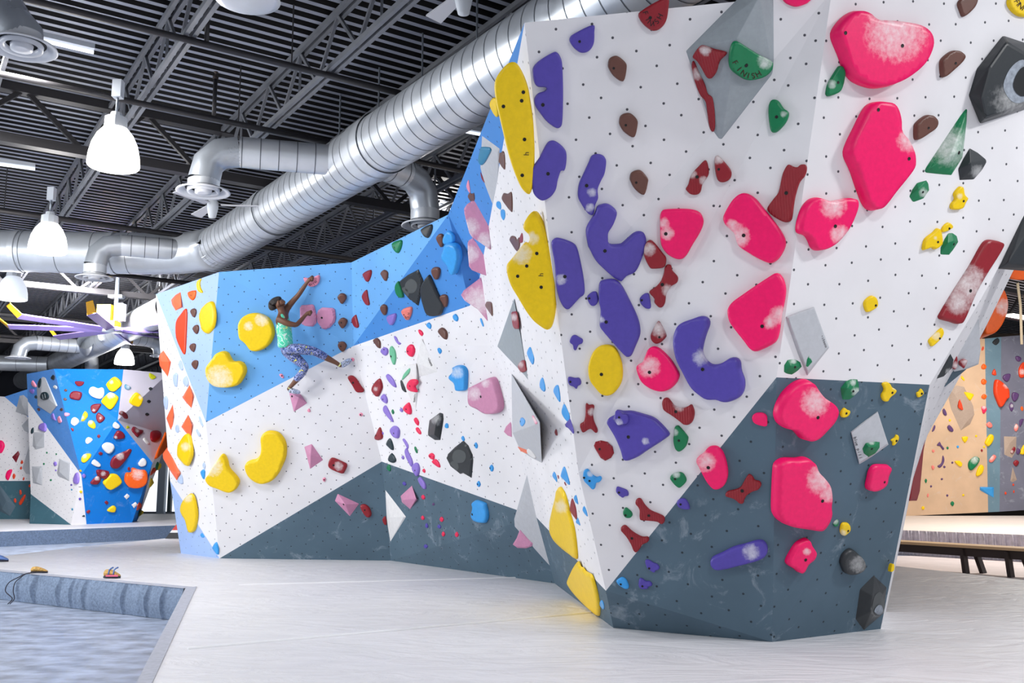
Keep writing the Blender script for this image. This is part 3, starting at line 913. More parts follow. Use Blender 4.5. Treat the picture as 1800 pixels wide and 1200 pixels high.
d|lb|0.5|K17|990,1030 1015,970 1035,1020 1050,1075 1020,1055|w=foothold|
d|lb|0.7|K17|1085,430 1095,360 1130,335 1160,345 1200,400 1260,440 1310,430 1332,460 1310,500 1260,520 1240,590 1205,597 1160,550 1100,490|f=pillar;b=1172,487/1100,445;c=1180,390,50|light blue three-pronged hold@below the red six-sided hold
d|lb|0.5|K16|887,280 895,215 925,175 950,250 962,330 945,362 905,330|w=foothold|
d|lb|0.5|K16|1072,360 1085,300 1120,272 1140,310 1158,450 1150,498 1110,440|w=foothold|
d|lb|0.5|K16|1180,630 1190,560 1212,525 1250,600 1280,680 1275,740 1245,750 1200,690|w=foothold|
d|pu|0.6|K16|1230,790 1250,760 1285,720 1310,780 1338,880 1330,915 1270,845 1235,825|w=foothold|
d|rd|0.5|K16|1088,890 1105,855 1118,880 1125,930 1115,940 1095,920|w=foothold|
d|lb|0.5|K15|722,890 745,835 765,828 790,900 812,980 793,1055 740,960|w=foothold|
d|br|0.6|K13|530,380 560,340 600,360 630,340 650,400 655,570 630,570 580,490 535,430|w=teardrop|
d|br|0.6|K13|618,940 640,895 690,905 735,880 750,960 750,1130 730,1135 670,1060 625,990|w=teardrop|
d|lb|0.6|K13|540,1040 555,1003 590,1010 605,1060 600,1110 580,1105 550,1080|w=foothold|
d|lb|0.6|K14|600,75 620,60 650,75 657,150 635,205 605,150|w=foothold|
d|br|0.6|K14|718,460 740,410 790,420 810,460 840,430 850,530 815,612 760,540|w=teardrop|
d|rd|0.6|K14|845,450 875,370 890,400 890,490 850,500|w=foothold|
d|te|0.7|K13|305,440 330,310 350,290 440,295 470,330 440,400 390,490 345,530 315,490|w=finish_hold|teal half-moon hold@on the narrow light grey volume
d|rd|0.5|K13|335,620 345,640 390,755 370,740 345,690|f=flank;w=foothold|
d|lp|0.5|K13|150,790 175,720 190,800 200,890 180,880 155,830|f=flank;w=finish_hold|light pink sliver hold@on the blue flank above the mauve blocks
d|br|0.6|K13|165,930 190,895 230,910 245,890 255,980 215,1015 180,970|f=flank;w=teardrop|
e|mv|0.55|K14|100,60 140,0 250,-70 370,-120 390,-80 430,140 470,460 445,600 330,520 210,440 170,380 130,230 105,120|v=0.55;f=flank;c=190,300,160/400,480,150;r=0.5|upper mauve block hold@in the column on the flank
e|mv|0.55|K14|215,445 330,520 445,605 470,760 498,945 460,965 330,925 200,870 165,820 150,660 145,520 160,480|v=0.55;f=flank;c=190,650,150;r=0.5|middle mauve block hold@in the column on the flank
e|mv|0.55|K9|1250,830 1280,780 1460,645 1490,700 1520,790 1535,900 1540,990 1540,1080 1530,1105 1430,985 1290,890|v=0.45;f=face;c=1440,900,190;r=0.5|lowest mauve block hold@ending in a point on the flank
d|br|0.7|K9|1525,905 1550,900 1580,910 1590,960 1592,1050 1570,1030 1520,950|f=flank;w=teardrop|
d|rd|0.6|K15|515,380 545,355 580,360 600,450 610,570 580,585 540,560|w=pinch;c=550,430,60|chalky red pinch hold@on the slim mid grey volume
d|rd|0.7|K15|600,1060 650,1000 690,1005 700,1070 712,1130 670,1158 625,1140|w=pinch;c=640,1050,50|shiny red hold@at the lower tip of the slim grey volume
d|lb|0.6|K16|625,750 640,710 665,703 695,740 690,780 660,818 635,800|b=636,755;w=foothold|
d|lp|0.5|K16|790,690 810,680 860,770 835,790|c=820,730,50;w=foothold|
e|or|0.3|K17|225,35 345,80 355,130 265,95|w=tag|flat orange hold@on the two-tone grey pyramid volume
d|wh|0.3|K17|345,80 365,65 400,90 450,150 465,185 440,195 390,160 350,120|w=tag|white oval hold@on the two-tone grey pyramid volume
e|mv|0.5|K16|410,890 440,820 505,755 512,960 460,940|f=face;r=0.6|mauve fin hold@half hidden behind the two-tone grey volume
e|mv|0.5|K18|0,225 40,160 75,70 110,110 170,180 210,215 200,245 140,265 50,262|f=face;r=0.6|mauve wedge hold@behind the tall pale grey kite volume
# ---- right facet of the pillar
d|pk|0.6|K3|95,-40 110,5 140,30 195,48 250,35 290,12 315,-40|f=pillar|hot pink hold@cut by the frame beside the grey diamond volume
d|pk|0.6|K3|480,250 500,180 560,110 620,72 660,70 710,90 760,130 840,135 940,145 1060,170 1130,220 1155,290 1140,370 1090,460 1000,540 900,595 790,617 700,600 620,560 570,490 530,380|b=945,322/545,232;c=900,220,260;n=830,120,80,0.3|largest hot pink heart-shaped hold@high on the overhang
d|gr|0.6|K3|413,650 430,580 490,480 510,462 530,480 540,530 510,640 440,675 418,670|b=493,580;c=450,590,40;w=chip|slim green hold@below the largest pink heart
d|gr|0.7|K3|0,790 10,720 40,697 75,710 110,760 145,790 130,850 85,905 45,930 15,910|b=60,822;c=110,800,30|glossy green hold@under the grey diamond volume's side
d|br|0.7|K3|1345,15 1400,-30 1470,-20 1475,10 1450,60 1385,117 1360,80|w=teardrop|brown teardrop@cut by the top of the frame
d|br|0.7|K3|1218,460 1230,410 1290,360 1340,355 1382,390 1370,430 1310,490 1235,545|b=1320,445;w=teardrop|brown teardrop@beside the black block with a hollow
d|br|0.7|K3|1037,900 1050,860 1110,812 1155,810 1190,850 1180,900 1130,940 1047,985|b=1130,900;w=teardrop|brown teardrop@beside the tall hot pink kite
d|ye|0.6|K3|1695,10 1720,-30 1850,-40 1850,100 1790,115 1740,90 1705,50|w=finish_hold|yellow half-moon hold@in the top corner of the overhang
h|bk|1|K3|1410,670 1470,480 1650,250 1830,310 1990,500 1900,740 1490,870|t=1500,690,0.3/1560,470,0.3/1680,300,0.3/1800,370,0.3/1900,520,0.3/1850,700,0.3/1530,830,0.3;c=1720,700,150|big black block hold with a hollow@near the wall's outer edge
d|pk|0.55|0|1493,272 1497,252 1510,225 1525,195 1537,181 1555,177 1570,180 1579,192 1584,212 1585,230 1597,245 1607,267 1609,285 1606,298 1593,316 1575,338 1560,358 1550,368 1538,370 1527,360 1515,330 1505,300|b=1598,279/1544,193;c=1596,248,24|tall hot pink kite-shaped hold@below the largest pink heart
h|gr|1|K28|750,780 770,740 860,650 960,520 1060,340 1130,200 1185,128 1200,135 1195,250 1165,420 1150,640 1080,740 1030,825 900,815 765,800|t=1120,580,0.5/1020,630,0.5/800,760,0.15/1180,200,0.15;b=1115,590;c=1000,520,260|long green faceted fang hold@with a chalky flank
h|bk|1|K28|1105,760 1160,650 1225,543 1310,590 1395,660 1400,690 1350,780 1270,870 1120,875|t=1235,700,0.55/1240,780,0.5;c=1310,790,90|small black crystal hold@beside the green fang
h|gr|1|K28|590,1050 620,980 670,910 770,885 790,920 798,985 740,1070 640,1105 620,1100|t=690,970,0.5/740,1000,0.4;b=735,1005;c=735,1010,60|green crystal hold@under the green fang
d|ye|0.7|K28|1035,1130 1075,1080 1065,1020 1120,950 1155,955 1170,1030 1205,1070 1180,1120 1140,1185 1040,1185|b=1163,1100;c=1120,1050,40;w=knob|yellow hooked knob@under the small black crystal
d|ye|0.7|K29|740,470 765,360 850,290 890,248 920,260 940,350 935,420 870,470 830,450 780,470|b=893,392;c=865,350,25;w=knob|yellow three-cornered knob@beside the green chip
d|ye|0.7|K29|935,290 945,230 1000,185 1040,205 1052,240 1000,275|b=1013,250;w=knob|
h|gr|1|K29|917,520 920,450 960,360 1000,300 1040,298 1090,330 1105,390 1060,460 1010,522|t=1000,400,0.5/1060,380,0.4;b=1060,415|green chip hold@beside the yellow three-cornered knob
d|rd|0.7|0|1654,560 1658,548 1683,507 1708,468 1728,432 1738,422 1750,422 1765,428 1757,447 1733,485 1715,518 1697,560 1688,570 1672,566|b=1706,511;c=1703,500,42/1685,528,30;r=0.5|long chalky red bar hold@near the wall's outer edge
d|ye|0.7|K29|120,1050 140,1000 200,958 245,980 262,1040 245,1085 170,1130 140,1120|b=237,1060;w=knob|yellow round knob@alone in the middle of the white facet
d|pk|0.65|K23|995,790 1010,700 1050,580 1120,490 1200,460 1260,475 1330,495 1400,492 1500,470 1580,470 1608,510 1600,590 1550,720 1480,840 1380,950 1280,1010 1200,1025 1150,990 1120,920 1080,865 1010,840|b=1370,765;c=1350,550,170/1420,850,130;n=1340,480,70,0.3/1090,830,60,0.3|hot pink cat-eared hold@beside the red rabbit-eared bone
d|rd|0.6|K23|860,120 890,115 930,135 970,140 1000,115 1050,112 1070,150 1050,230 1000,290 960,400 935,520 920,640 905,700 860,722 800,710 700,650 655,600 655,560 720,470 770,400 800,260 820,190|b=852,415;w=bone|red rabbit-eared bone hold@between two hot pink holds
d|pk|0.6|K23|180,690 200,620 270,500 340,430 400,410 460,425 530,475 600,560 720,710 810,840 842,930 825,1010 770,1100 700,1150 640,1145 540,1100 440,1040 340,970 310,890 290,830 210,760|b=403,862;c=350,870,150/280,760,90;n=270,800,80,0.3|hot pink saddle hold@below the grey diamond volume
d|pk|0.6|K24|105,540 115,480 160,420 270,340 400,250 530,165 610,118 660,130 700,190 722,280 715,380 680,560 655,740 620,840 540,895 440,940 390,948 340,920 280,840 200,740 130,640|b=478,680;c=650,560,120/560,640,90|large hot pink rounded triangle hold@beside the pale grey slab volume
h|gr|1|K24|708,1160 710,1090 745,1035 820,1030 880,1060 895,1105 850,1150 790,1185 730,1175|t=780,1100,0.4/840,1105,0.35;b=825,1110;c=810,1045,40|green crystal hold@tucked under the pale grey slab volume
h|gr|1|K24|940,1100 950,1030 970,988 1000,1040 1005,1055 960,1108|t=975,1050,0.3;c=985,1000,25|tiny green chip@on the pale grey slab volume
d|pk|0.65|K25|165,520 190,430 250,320 340,230 420,185 490,173 540,195 590,270 650,340 740,400 785,460 790,520 750,610 670,700 590,780 510,815 440,800 390,745 340,700 270,690 200,640 170,580|b=587,562;c=560,400,190;n=360,620,80,0.35|hot pink star-shaped hold@at the top of the slate panel
h|gr|1|K25|825,250 880,180 930,158 1000,165 1015,210 1020,280 960,340 920,370 850,372 835,330|t=900,250,0.5/970,290,0.45;b=960,285;c=985,290,60/960,190,40|green crystal hold@at the slate panel's top border
d|ye|0.7|K25|1270,210 1310,190 1345,200 1370,240 1415,270 1400,310 1350,350 1320,395 1280,385 1260,330 1290,270|b=1372,300;c=1400,250,30;w=knob|yellow bent knob@at the top of the slate panel
d|ye|0.7|K25|1628,300 1650,290 1670,258 1690,270 1700,310 1655,350 1635,340|b=1682,310;w=knob|
d|ye|0.7|K25|825,520 850,475 875,460 905,485 930,490 915,535 880,562 840,560|b=887,518;w=knob|
h|gr|1|K25|1055,890 1090,830 1180,815 1235,820 1235,880 1190,940 1120,970 1070,940|t=1120,870,0.6/1190,870,0.5;b=1155,893;c=1150,820,40|green crystal hold@on the lettered grey plate
d|ye|0.7|K25|1355,800 1395,775 1410,745 1435,750 1440,790 1400,850 1375,857 1375,820|b=1415,808;w=knob|
d|pk|0.6|K25|-110,560 -70,520 0,515 45,545 52,600 45,655 -20,650 -90,620|w=knob|small hot pink knob@on the dark slate beside the star
d|pk|0.6|K26|150,560 155,380 165,200 180,110 260,55 400,52 490,42 560,75 595,160 660,230 720,320 738,450 728,540 735,620 700,720 640,795 580,805 450,785 300,760 210,710 160,640|b=635,482;c=620,260,190/690,400,120;n=640,190,70,0.25|large hot pink boulder hold@in the middle of the slate panel
d|pk|0.65|K26|1113,340 1130,250 1150,170 1200,112 1300,108 1350,115 1360,150 1330,220 1315,300 1270,350 1200,382 1140,380|b=1290,283|small hot pink jug hold@under the lettered grey plate
d|gr|0.5|K26|745,720 790,675 805,690 800,740 770,755|w=chip;c=770,700,40|tiny green chip@below the large pink boulder
d|ye|0.7|K26|830,790 850,720 910,718 930,750 925,800 870,850 840,835|b=905,797;c=850,820,50;w=knob|chalky yellow knob@below the large pink boulder
d|pk|0.65|K26|265,1120 310,1030 370,940 450,890 500,892 520,940 560,1000 568,1040 540,1100 480,1150 440,1225 395,1245 345,1205 280,1165|b=457,1103;c=470,1020,50|small hot pink hold@lowest on the slate panel
d|bk|0.8|K27|840,290 870,210 950,155 1040,220 1080,290 1075,350 1020,400 930,420 880,405 850,340|c=1010,310,110;n=1010,320,60,0.4|round black pocket hold@low on the slate panel
h|bk|1|K27|985,880 1030,570 1110,500 1180,425 1230,480 1310,560 1290,700 1280,820 1200,880 1120,940 1075,998 1040,960|t=1160,640,0.45/1150,800,0.45/1260,650,0.3/1250,800,0.3;c=1220,790,90|black star-cut crystal hold@at the slate panel's bottom corner
d|ye|0.6|K27|1355,390 1365,320 1390,305 1392,370|f=edge;v=0.6;w=knob|
d|ye|0.7|K30|548,440 600,380 710,275 735,300 740,350 700,420 600,512 570,500|b=690,410;c=640,380,70;w=knob|yellow lipped knob with pale hollow@below the red bar
e|rd|0.3|0|1604,829 1612,787 1626,763 1627,773 1624,793 1620,837 1617,865 1612,880 1600,880|f=edge;v=0.2|flat red blade hold@on the narrow outer face
h|bk|1|K32|205,340 240,150 265,60 300,90 320,160 310,250 260,360|t=280,120,0.3/290,220,0.3;f=edge;v=0.7;c=280,90,40|glossy black hold@under the red blade
h|bk|1|K30|615,950 780,650 825,605 870,690 850,800 760,880 740,910|t=800,720,0.3;f=edge;v=0.6;c=800,850,50|glossy black wedge hold@beside the slate triangle volume
d|rd|0.5|K30|860,720 910,640 925,700 915,800 870,815|f=edge;v=0.5;c=890,760,60;w=foothold|
d|rd|0.5|K30|960,730 1060,700 1020,790 1000,805|f=edge;v=0.5;c=1020,720,60;w=foothold|
d|or|0.5|0|1731,585 1732,567 1735,552 1740,530 1752,520 1762,508 1769,519 1772,535 1770,550 1762,570 1752,583 1742,587|f=edge;v=0.6;c=1764,540,18|orange pear hold@hanging on the outer edge
d|or|0.5|0|1775,490 1782,472 1800,465 1815,466 1815,490|f=edge;v=0.6|orange hold@cut by the frame under the black triangle
# ---- holds on the grey diamond
d|rd|0.6|K2|365,540 430,445 480,440 560,470 680,500 680,530 620,590 590,690 540,755 500,740 450,650 410,590|c=490,480,70;w=bone|red arrowhead hold@on the grey diamond volume
d|rd|0.5|0|1216,113 1219,108 1228,128 1238,148 1243,165 1251,172 1255,195 1256,222 1253,232 1247,222 1243,195 1240,178 1230,165 1219,135|c=1226,130,14;w=bone|thin red jagged hold@down the side of the grey diamond
d|gr|0.5|K2|728,600 735,500 760,420 800,400 850,425 1000,520 1120,580 1140,610 1120,680 1050,740 950,768 880,768 800,720 745,670|b=883,627;c=1060,590,90;w=finish_hold|green half-moon hold lettered FINISH@on the grey diamond volume
# ================= long face and narrow end
d|ye|0.6|K4|515,370 525,320 550,300 565,300 550,340 555,390 580,440 560,448 530,430|f=corner|yellow crescent hold@at the top of the narrow end
d|or|0.6|K4|420,465 425,435 500,420 500,470 490,505 465,528 435,505|w=finish_hold;b=455,475|small orange shield hold@under the yellow crescent
h|co|1|K4|245,520 290,470 345,437 365,600 290,635 255,570|t=270,520,0.45/350,590,0.35|orange creased pyramid hold@at the top of the narrow end
d|ro|0.3|K4|290,830 300,740 345,670 405,622 400,900 385,1095 340,1030 300,930|r=0.3|large red-orange fin hold@on the narrow end
d|br|0.8|K4|445,640 470,610 500,620 505,660 485,708 465,690|w=teardrop|
d|br|0.8|K4|470,820 495,785 525,790 530,840 508,885 480,850|w=teardrop|
d|br|0.8|K4|438,1010 460,980 495,985 495,1030 475,1075 445,1040|w=teardrop|
d|br|0.8|K5|460,230 485,195 520,205 520,250 497,297 470,265|w=teardrop|
d|ye|0.4|K4|540,700 560,620 590,580 640,537 680,545 700,620 705,710 690,800 650,860 610,878 570,840 555,780||yellow lobed disc hold@on the pale blue narrow end
d|ye|0.6|K4|945,830 950,770 985,710 1050,670 1140,660 1230,690 1290,750 1320,850 1310,920 1270,990 1200,1045 1120,1068 1070,1050 1040,1010 1010,975 960,930|c=1200,730,90/1060,800,60|large round yellow hold@behind the climber
d|ye|0.75|K5|610,320 620,260 680,180 720,125 780,103 830,120 860,170 890,210 950,208 1000,235 1025,290 1015,350 970,430 920,470 830,490 740,485 680,460 630,400|n=800,260,120,0.45;c=750,390,170|yellow scooped heart hold@below the large round yellow hold
h|co|1|K5|115,170 130,130 160,90 200,150 243,215 230,290 208,375 165,310 125,255|t=140,210,0.4/225,215,0.3;f=corner|coral kite hold@on the outer silhouette of the narrow end
h|co|1|K5|363,590 400,530 440,455 480,575 460,705 410,650|t=385,590,0.4/470,570,0.4|coral creased kite@beside the tip of the pale blue triangle
h|co|1|K5|195,810 230,740 262,660 275,770 265,880 240,930|t=210,815,0.35/265,790,0.3|thin coral creased kite@near the outer edge
h|co|1|K5|352,900 390,840 425,768 470,885 455,1018 400,960|t=370,905,0.4/460,880,0.4|coral creased kite@above the tall yellow drop
d|pb|0.6|K5|330,200 350,210 370,290 350,305 325,260|w=foothold|
d|pb|0.6|K5|265,370 285,330 310,350 308,400 300,480 275,450|w=foothold|
d|pb|0.6|K5|370,400 400,360 425,430 410,480 375,450|w=foothold|
d|pb|0.6|K5|165,600 185,575 205,620 195,720 170,680|w=foothold;f=corner|
d|pb|0.6|K5|288,900 305,875 325,910 318,960 295,955|w=foothold|
d|pb|0.6|K5|535,800 550,795 585,890 560,880|w=foothold|
d|pb|0.6|K5|505,940 520,925 550,990 535,1000|w=foothold|
d|ye|0.5|0|313,785 315,778 326,762 332,764 335,775 337,792 336,803 329,819 322,814 313,802|c=326,785,10|tall yellow drop hold@on the white narrow end
h|co|1|0|286,797 295,791 304,805 317,831 310,843 301,830 287,806|t=300,825,0.3/311,831,0.3;f=corner|pale coral wedge hold@low on the outer silhouette
d|ye|0.5|K6|340,570 360,490 425,410 470,430 500,540 510,650 490,780 450,820 420,790 395,690 360,630|f=corner;c=420,450,60|lowest yellow drop hold@on the pale blue foot panel
d|pb|0.6|K6|310,260 350,200 368,300 330,295|w=foothold;f=corner|
d|lb|0.6|K6|555,170 580,150 600,170 590,255 565,215|w=foothold|
d|pb|0.6|K6|575,100 590,75 605,110 595,150|w=foothold|
d|lb|0.6|K6|550,840 570,820 595,860 570,870|w=foothold|
d|lb|0.6|K6|680,970 715,915 740,980 738,1050 700,1010|w=foothold|
d|ye|0.7|K6|605,250 640,190 690,100 740,40 770,-5 800,5 830,60 850,140 920,220 955,280 930,350 880,392 820,388 740,355 650,320|c=680,120,130|yellow pyramid-like hold with white chalk@low on the white panel
d|ye|0.65|K6|1190,-190 1230,-240 1290,-255 1370,-235 1430,-170 1455,-90 1450,20 1420,100 1370,200 1300,275 1210,303 1130,280 1060,220 1025,140 1030,85 1080,55 1130,45 1170,10 1195,-60|r=0.3|yellow kidney-bean hold@low on the white panel
d|lp|0.6|K7|735,200 750,180 860,190 1000,135 1020,200 1000,270 950,320 880,342 820,320 770,270|w=finish_hold|light pink half-moon hold@under the climber's raised hand
e|mv|0.7|K7|650,720 680,680 870,665 900,690 945,880 940,990 880,1055 800,1062 690,1030 655,950|n=840,920,80,0.5;r=0.5|mauve pocket block hold@gripped by the climber
e|mv|0.7|K7|945,850 970,770 1040,720 1230,730 1265,760 1280,900 1260,980 1180,1070 1100,1105 1040,1090 960,980|b=1057,883;r=0.5|mauve rounded block hold@next to the climber's block
d|br|0.8|K7|1325,520 1370,465 1420,460 1475,490 1480,560 1410,650 1360,590|w=teardrop|
d|br|0.8|K7|1340,950 1380,900 1430,890 1490,920 1495,980 1425,1080 1360,1010|w=teardrop;b=1400,970|
d|br|0.8|K8|1330,260 1370,205 1440,205 1490,260 1470,330 1420,385 1360,340|w=teardrop;b=1390,285|
d|rd|0.7|K7|1590,900 1640,832 1660,880 1690,1000 1690,1050 1660,1060 1600,990|w=crescent|
d|lp|0.7|K8|305,780 350,765 390,820 375,850 330,820|b=355,803;w=foothold|
d|lp|0.7|K8|1570,490 1610,490 1630,520 1610,550 1580,540|b=1580,522;w=foothold|
d|rd|0.7|K8|1510,850 1530,805 1590,800 1660,850 1740,970 1795,1050 1780,1090 1720,1100 1650,1080 1590,980|b=1605,925;w=pinch|dark red sausage hold@below the climber's outstretched foot
h|mv|1|K5|1490,535 1610,555 1680,650 1540,742 1500,580|t=1590,590,0.6;b=1520,578|mauve pyramid hold@under the climber's lower foot
d|lp|0.7|K5|1680,725 1700,705 1715,740 1690,745|w=foothold|
h|mv|1|0|535,785 548,780 568,808 545,824|t=546,800,0.55|mauve pyramid hold@beside the yellow kidney bean
d|rd|0.7|K12|145,60 170,20 240,45 278,70 260,120 240,130 160,95|b=185,70;c=220,75,40;w=block|dark red block hold@above the slate panel's edge
d|lp|0.7|K12|105,170 120,155 132,170 120,188|b=119,172;w=foothold|
h|mv|1|K12|195,320 215,270 365,340 300,428|t=268,345,0.6;b=256,345|mauve pyramid hold@on the long face's slate panel
d|rd|0.7|K12|370,360 400,345 435,370 450,420 428,440 400,420|b=405,385;w=pinch|dark red bent hold@beside the mauve pyramid on the slate
d|rd|0.7|K12|527,450 550,428 558,487 540,485|w=foothold|
d|rd|0.7|K9|228,600 305,565 310,620 275,695 240,650|w=finish_hold|
d|br|0.8|K9|412,600 440,565 480,590 480,640 462,687 430,640|w=teardrop|
d|rd|0.7|K9|218,830 260,775 275,850 290,930 262,937 225,880|w=crescent|
d|rd|0.7|K9|110,1080 145,1038 160,1090 178,1160 150,1178 118,1130|w=crescent|
d|br|0.8|K9|408,960 430,932 470,945 478,990 460,1048 425,1010|w=teardrop|
d|gr|0.7|K9|535,290 550,270 630,252 625,330 590,392 545,340|w=finish_hold;b=560,330|green shield hold@near the top edge of the blue panel
d|bk|0.7|K9|843,130 945,85 945,160 905,232 860,195|w=finish_hold|black shield hold@at the top edge of the blue panel
d|br|0.8|K9|1000,220 1025,190 1065,200 1075,270 1055,330 1010,260|w=teardrop|
d|lb|0.7|K9|1068,250 1090,180 1130,158 1180,200 1185,270 1150,290 1090,300|w=finish_hold|light blue cap hold@above the light blue twisted hold
d|lb|0.8|K9|1085,350 1100,290 1160,285 1220,320 1245,400 1240,480 1210,590 1185,620 1150,590 1130,520 1080,460 1065,400|n=1150,390,60,0.3|light blue twisted hold@on the mid-blue facet
d|br|0.8|K9|948,560 985,540 1030,555 1030,620 1000,675 960,620|w=teardrop|
d|gr|0.7|K9|565,740 600,690 650,840 620,860 580,820|w=chip|green hold@peeking out behind the black plate
e|bk|0.35|K9|605,690 690,625 800,568 850,680 850,710 820,860 800,948 720,885 640,800|n=730,730,70,0.35/690,800,45,0.3|black angular plate hold@on the blue facet
d|bk|0.6|K9|830,740 890,640 920,650 1000,830 1062,940 1050,1000 1015,1055 900,1048 850,930 830,840|r=0.5|black fin hold@beside the black angular plate
d|br|0.8|K9|1035,850 1070,828 1110,845 1115,910 1097,963 1060,910|w=teardrop|
d|la|0.7|K9|478,1060 500,1045 568,1028 565,1090 530,1152 490,1110|w=finish_hold|
d|sp|0.7|K9|633,990 730,958 735,1020 700,1098 660,1060|w=finish_hold;b=660,1040|salmon pink shield hold@under the black angular plate
d|lb|0.7|K9|1175,1050 1200,1028 1228,1070 1215,1110 1185,1090|w=foothold|
d|lb|0.7|K9|895,1140 920,1118 945,1150 935,1190 905,1170|w=foothold|
d|lb|0.7|K9|1462,1090 1475,1075 1500,1150 1490,1162|w=foothold|
d|rs|0.7|K10|810,175 835,180 862,215 845,245 820,215|w=foothold|
d|br|0.8|K10|1020,190 1050,152 1095,180 1112,230 1095,283 1040,230|w=teardrop|
d|br|0.8|K10|335,285 370,262 405,300 408,350 395,375 350,320|w=teardrop|
d|la|0.7|K10|415,390 440,362 480,375 488,420 460,453 420,420|b=450,385;w=knob|
d|mg|0.6|K10|505,400 522,348 560,400 570,480 552,550 520,480|b=523,457|mint green leaf-shaped hold@on the long white panel
d|la|0.7|K10|555,240 585,260 600,300 630,320 605,335 570,290|w=pinch|
d|rs|0.6|K10|685,400 695,350 725,332 755,350 768,410 740,465 700,440|b=700,405|raspberry oval hold@above the lower white pyramid
d|mg|0.5|K10|635,705 660,640 720,580 715,630 660,690|w=sliver|mint green sliver@on the lower white pyramid
d|rs|0.7|K10|692,750 720,705 790,705 805,745 775,780 800,835 740,830 700,800|b=722,770|raspberry bitten hold@on the lower white pyramid
d|bk|0.5|K10|620,715 640,720 685,835 640,810|w=sliver|black sliver hold@at the edge of the lower white pyramid
d|lb|0.7|K10|1010,380 1030,368 1055,400 1035,435|w=foothold|
d|lb|0.8|K10|1140,660 1180,610 1180,565 1260,560 1305,610 1312,720 1305,815 1215,820 1195,745 1145,700|c=1220,630,80;n=1250,710,40,0.4|chalky light blue jug hold@on the long white panel
d|mv|0.75|K10|1348,960 1345,800 1370,770 1470,720 1540,685 1600,700 1650,860 1672,970 1660,1030 1620,1060 1530,1070 1440,1020|b=1470,882;c=1400,850,90/1520,740,60|large mauve chalky boulder hold@on the long white panel
d|rd|0.7|K10|318,800 340,745 395,692 425,770 410,830 375,885 330,840|w=drop;c=360,800,30|
d|la|0.7|K10|470,660 485,645 520,670 555,720 575,785 540,770 490,710|w=pinch|
d|la|0.7|K10|412,890 430,858 460,865 482,920 470,957 425,925|b=437,910;w=knob|
d|la|0.7|K10|440,1000 455,975 480,1000 540,1130 530,1145 450,1050|w=pinch|
d|gr|0.7|K10|527,1030 540,1015 555,1050 540,1070|w=foothold|
d|la|0.7|K10|613,1020 630,998 648,1030 635,1048|w=foothold|
d|rs|0.7|K10|653,990 705,945 733,1030 718,1075 665,1035|b=683,1015;w=drop|
d|rs|0.7|K10|765,1115 785,1103 815,1150 808,1190 775,1150|w=drop|
d|lp|0.7|K10|182,1070 205,1050 230,1070 205,1092|b=203,1073;w=foothold|
h|bk|1|K11|915,230 930,110 1040,30 1075,40 1080,100 1045,318 985,318 915,270|t=1000,130,0.6/980,260,0.5;c=1000,100,70|black chunky block hold@on the long white panel
d|lb|0.7|K11|1090,170 1100,142 1122,150 1125,190 1100,195|w=foothold|
d|lb|0.7|K11|1262,295 1280,275 1298,310 1285,335|w=foothold|
d|lb|0.7|K11|1398,370 1415,343 1435,380 1422,412|b=1405,375;w=foothold|
d|lb|0.7|K11|1560,610 1580,578 1602,615 1585,655|b=1567,615;w=foothold|
d|lb|0.7|K11|1425,780 1445,748 1465,785 1448,817|b=1438,785;w=foothold|
d|rs|0.7|K11|783,190 810,190 840,245 825,262 795,230|w=drop|
d|la|0.7|K11|510,220 530,178 575,178 605,220 600,290 580,305 540,280|b=552,248|lavender oval hold@above the purple chain of holds
d|rd|0.7|K11|350,280 370,240 400,183 425,240 430,300 390,323 360,315|b=363,272;w=drop|
d|la|0.7|K11|418,245 435,232 445,255 430,265|w=foothold|
d|dk|0.7|K11|470,360 495,305 520,320 542,390 538,430 490,390|w=teardrop|upper dark slate teardrop@above the corner of the slate panels
d|dk|0.7|K11|493,510 525,455 570,520 565,550 540,562 500,545|w=teardrop|lower dark slate teardrop@at the corner of the slate panels
d|la|0.7|K11|643,310 665,308 705,370 700,415 670,360|w=pinch|
d|la|0.7|K11|668,430 685,400 700,440 745,540 740,605 700,540 675,480|w=pinch|
d|la|0.7|K11|632,500 648,480 662,505 650,527|w=foothold|
d|gr|0.7|K11|768,390 785,395 803,440 795,462 775,430|w=foothold|
d|rs|0.7|K11|915,480 945,455 978,480 970,525 940,520|b=935,490;w=drop|
d|rs|0.7|K11|950,545 990,520 1025,555 1040,610 1000,595|w=drop|
d|la|0.7|K11|742,610 760,565 800,568 818,630 795,705 760,660|b=775,640;w=knob|
d|rs|0.7|K11|852,640 868,620 885,645 875,668|w=foothold|
d|la|0.7|K11|808,725 830,710 880,780 885,835 860,830 820,770|w=pinch|
d|gr|0.7|K11|478,600 500,575 517,620 510,650 485,630|w=foothold|
d|pu|0.7|K11|640,775 660,757 683,785 665,803|w=foothold|
h|mv|1|K11|625,910 745,797 805,945 725,1050 640,975|t=650,950,0.45/790,940,0.4|mauve creased pyramid hold@beside the white triangular volume
d|rs|0.7|K11|840,915 860,897 882,925 862,950|w=foothold|
d|rs|0.7|K11|838,1135 855,1115 875,1145 858,1165|w=foothold|
d|rs|0.7|K11|1035,1150 1055,1127 1078,1160 1055,1185|w=foothold|
d|dp|0.7|K11|955,995 970,980 985,1000 968,1012|w=foothold|
e|bk|0.4|K11|1097,520 1110,470 1180,400 1270,330 1320,380 1365,480 1370,540 1355,720 1270,670 1240,680 1140,600|n=1240,500,75,0.4/1190,580,45,0.3|black triangular plate hold@with two round dishes
d|lb|0.6|K11|1370,1100 1385,1030 1375,990 1410,955 1500,985 1515,1010 1535,1110 1520,1180 1490,1198 1410,1180 1375,1140|b=1380,1103;n=1460,1110,60,0.3|large light blue slab hold@on the long slate panel
d|rs|0.7|K12|945,550 955,535 968,555 955,572|w=foothold|
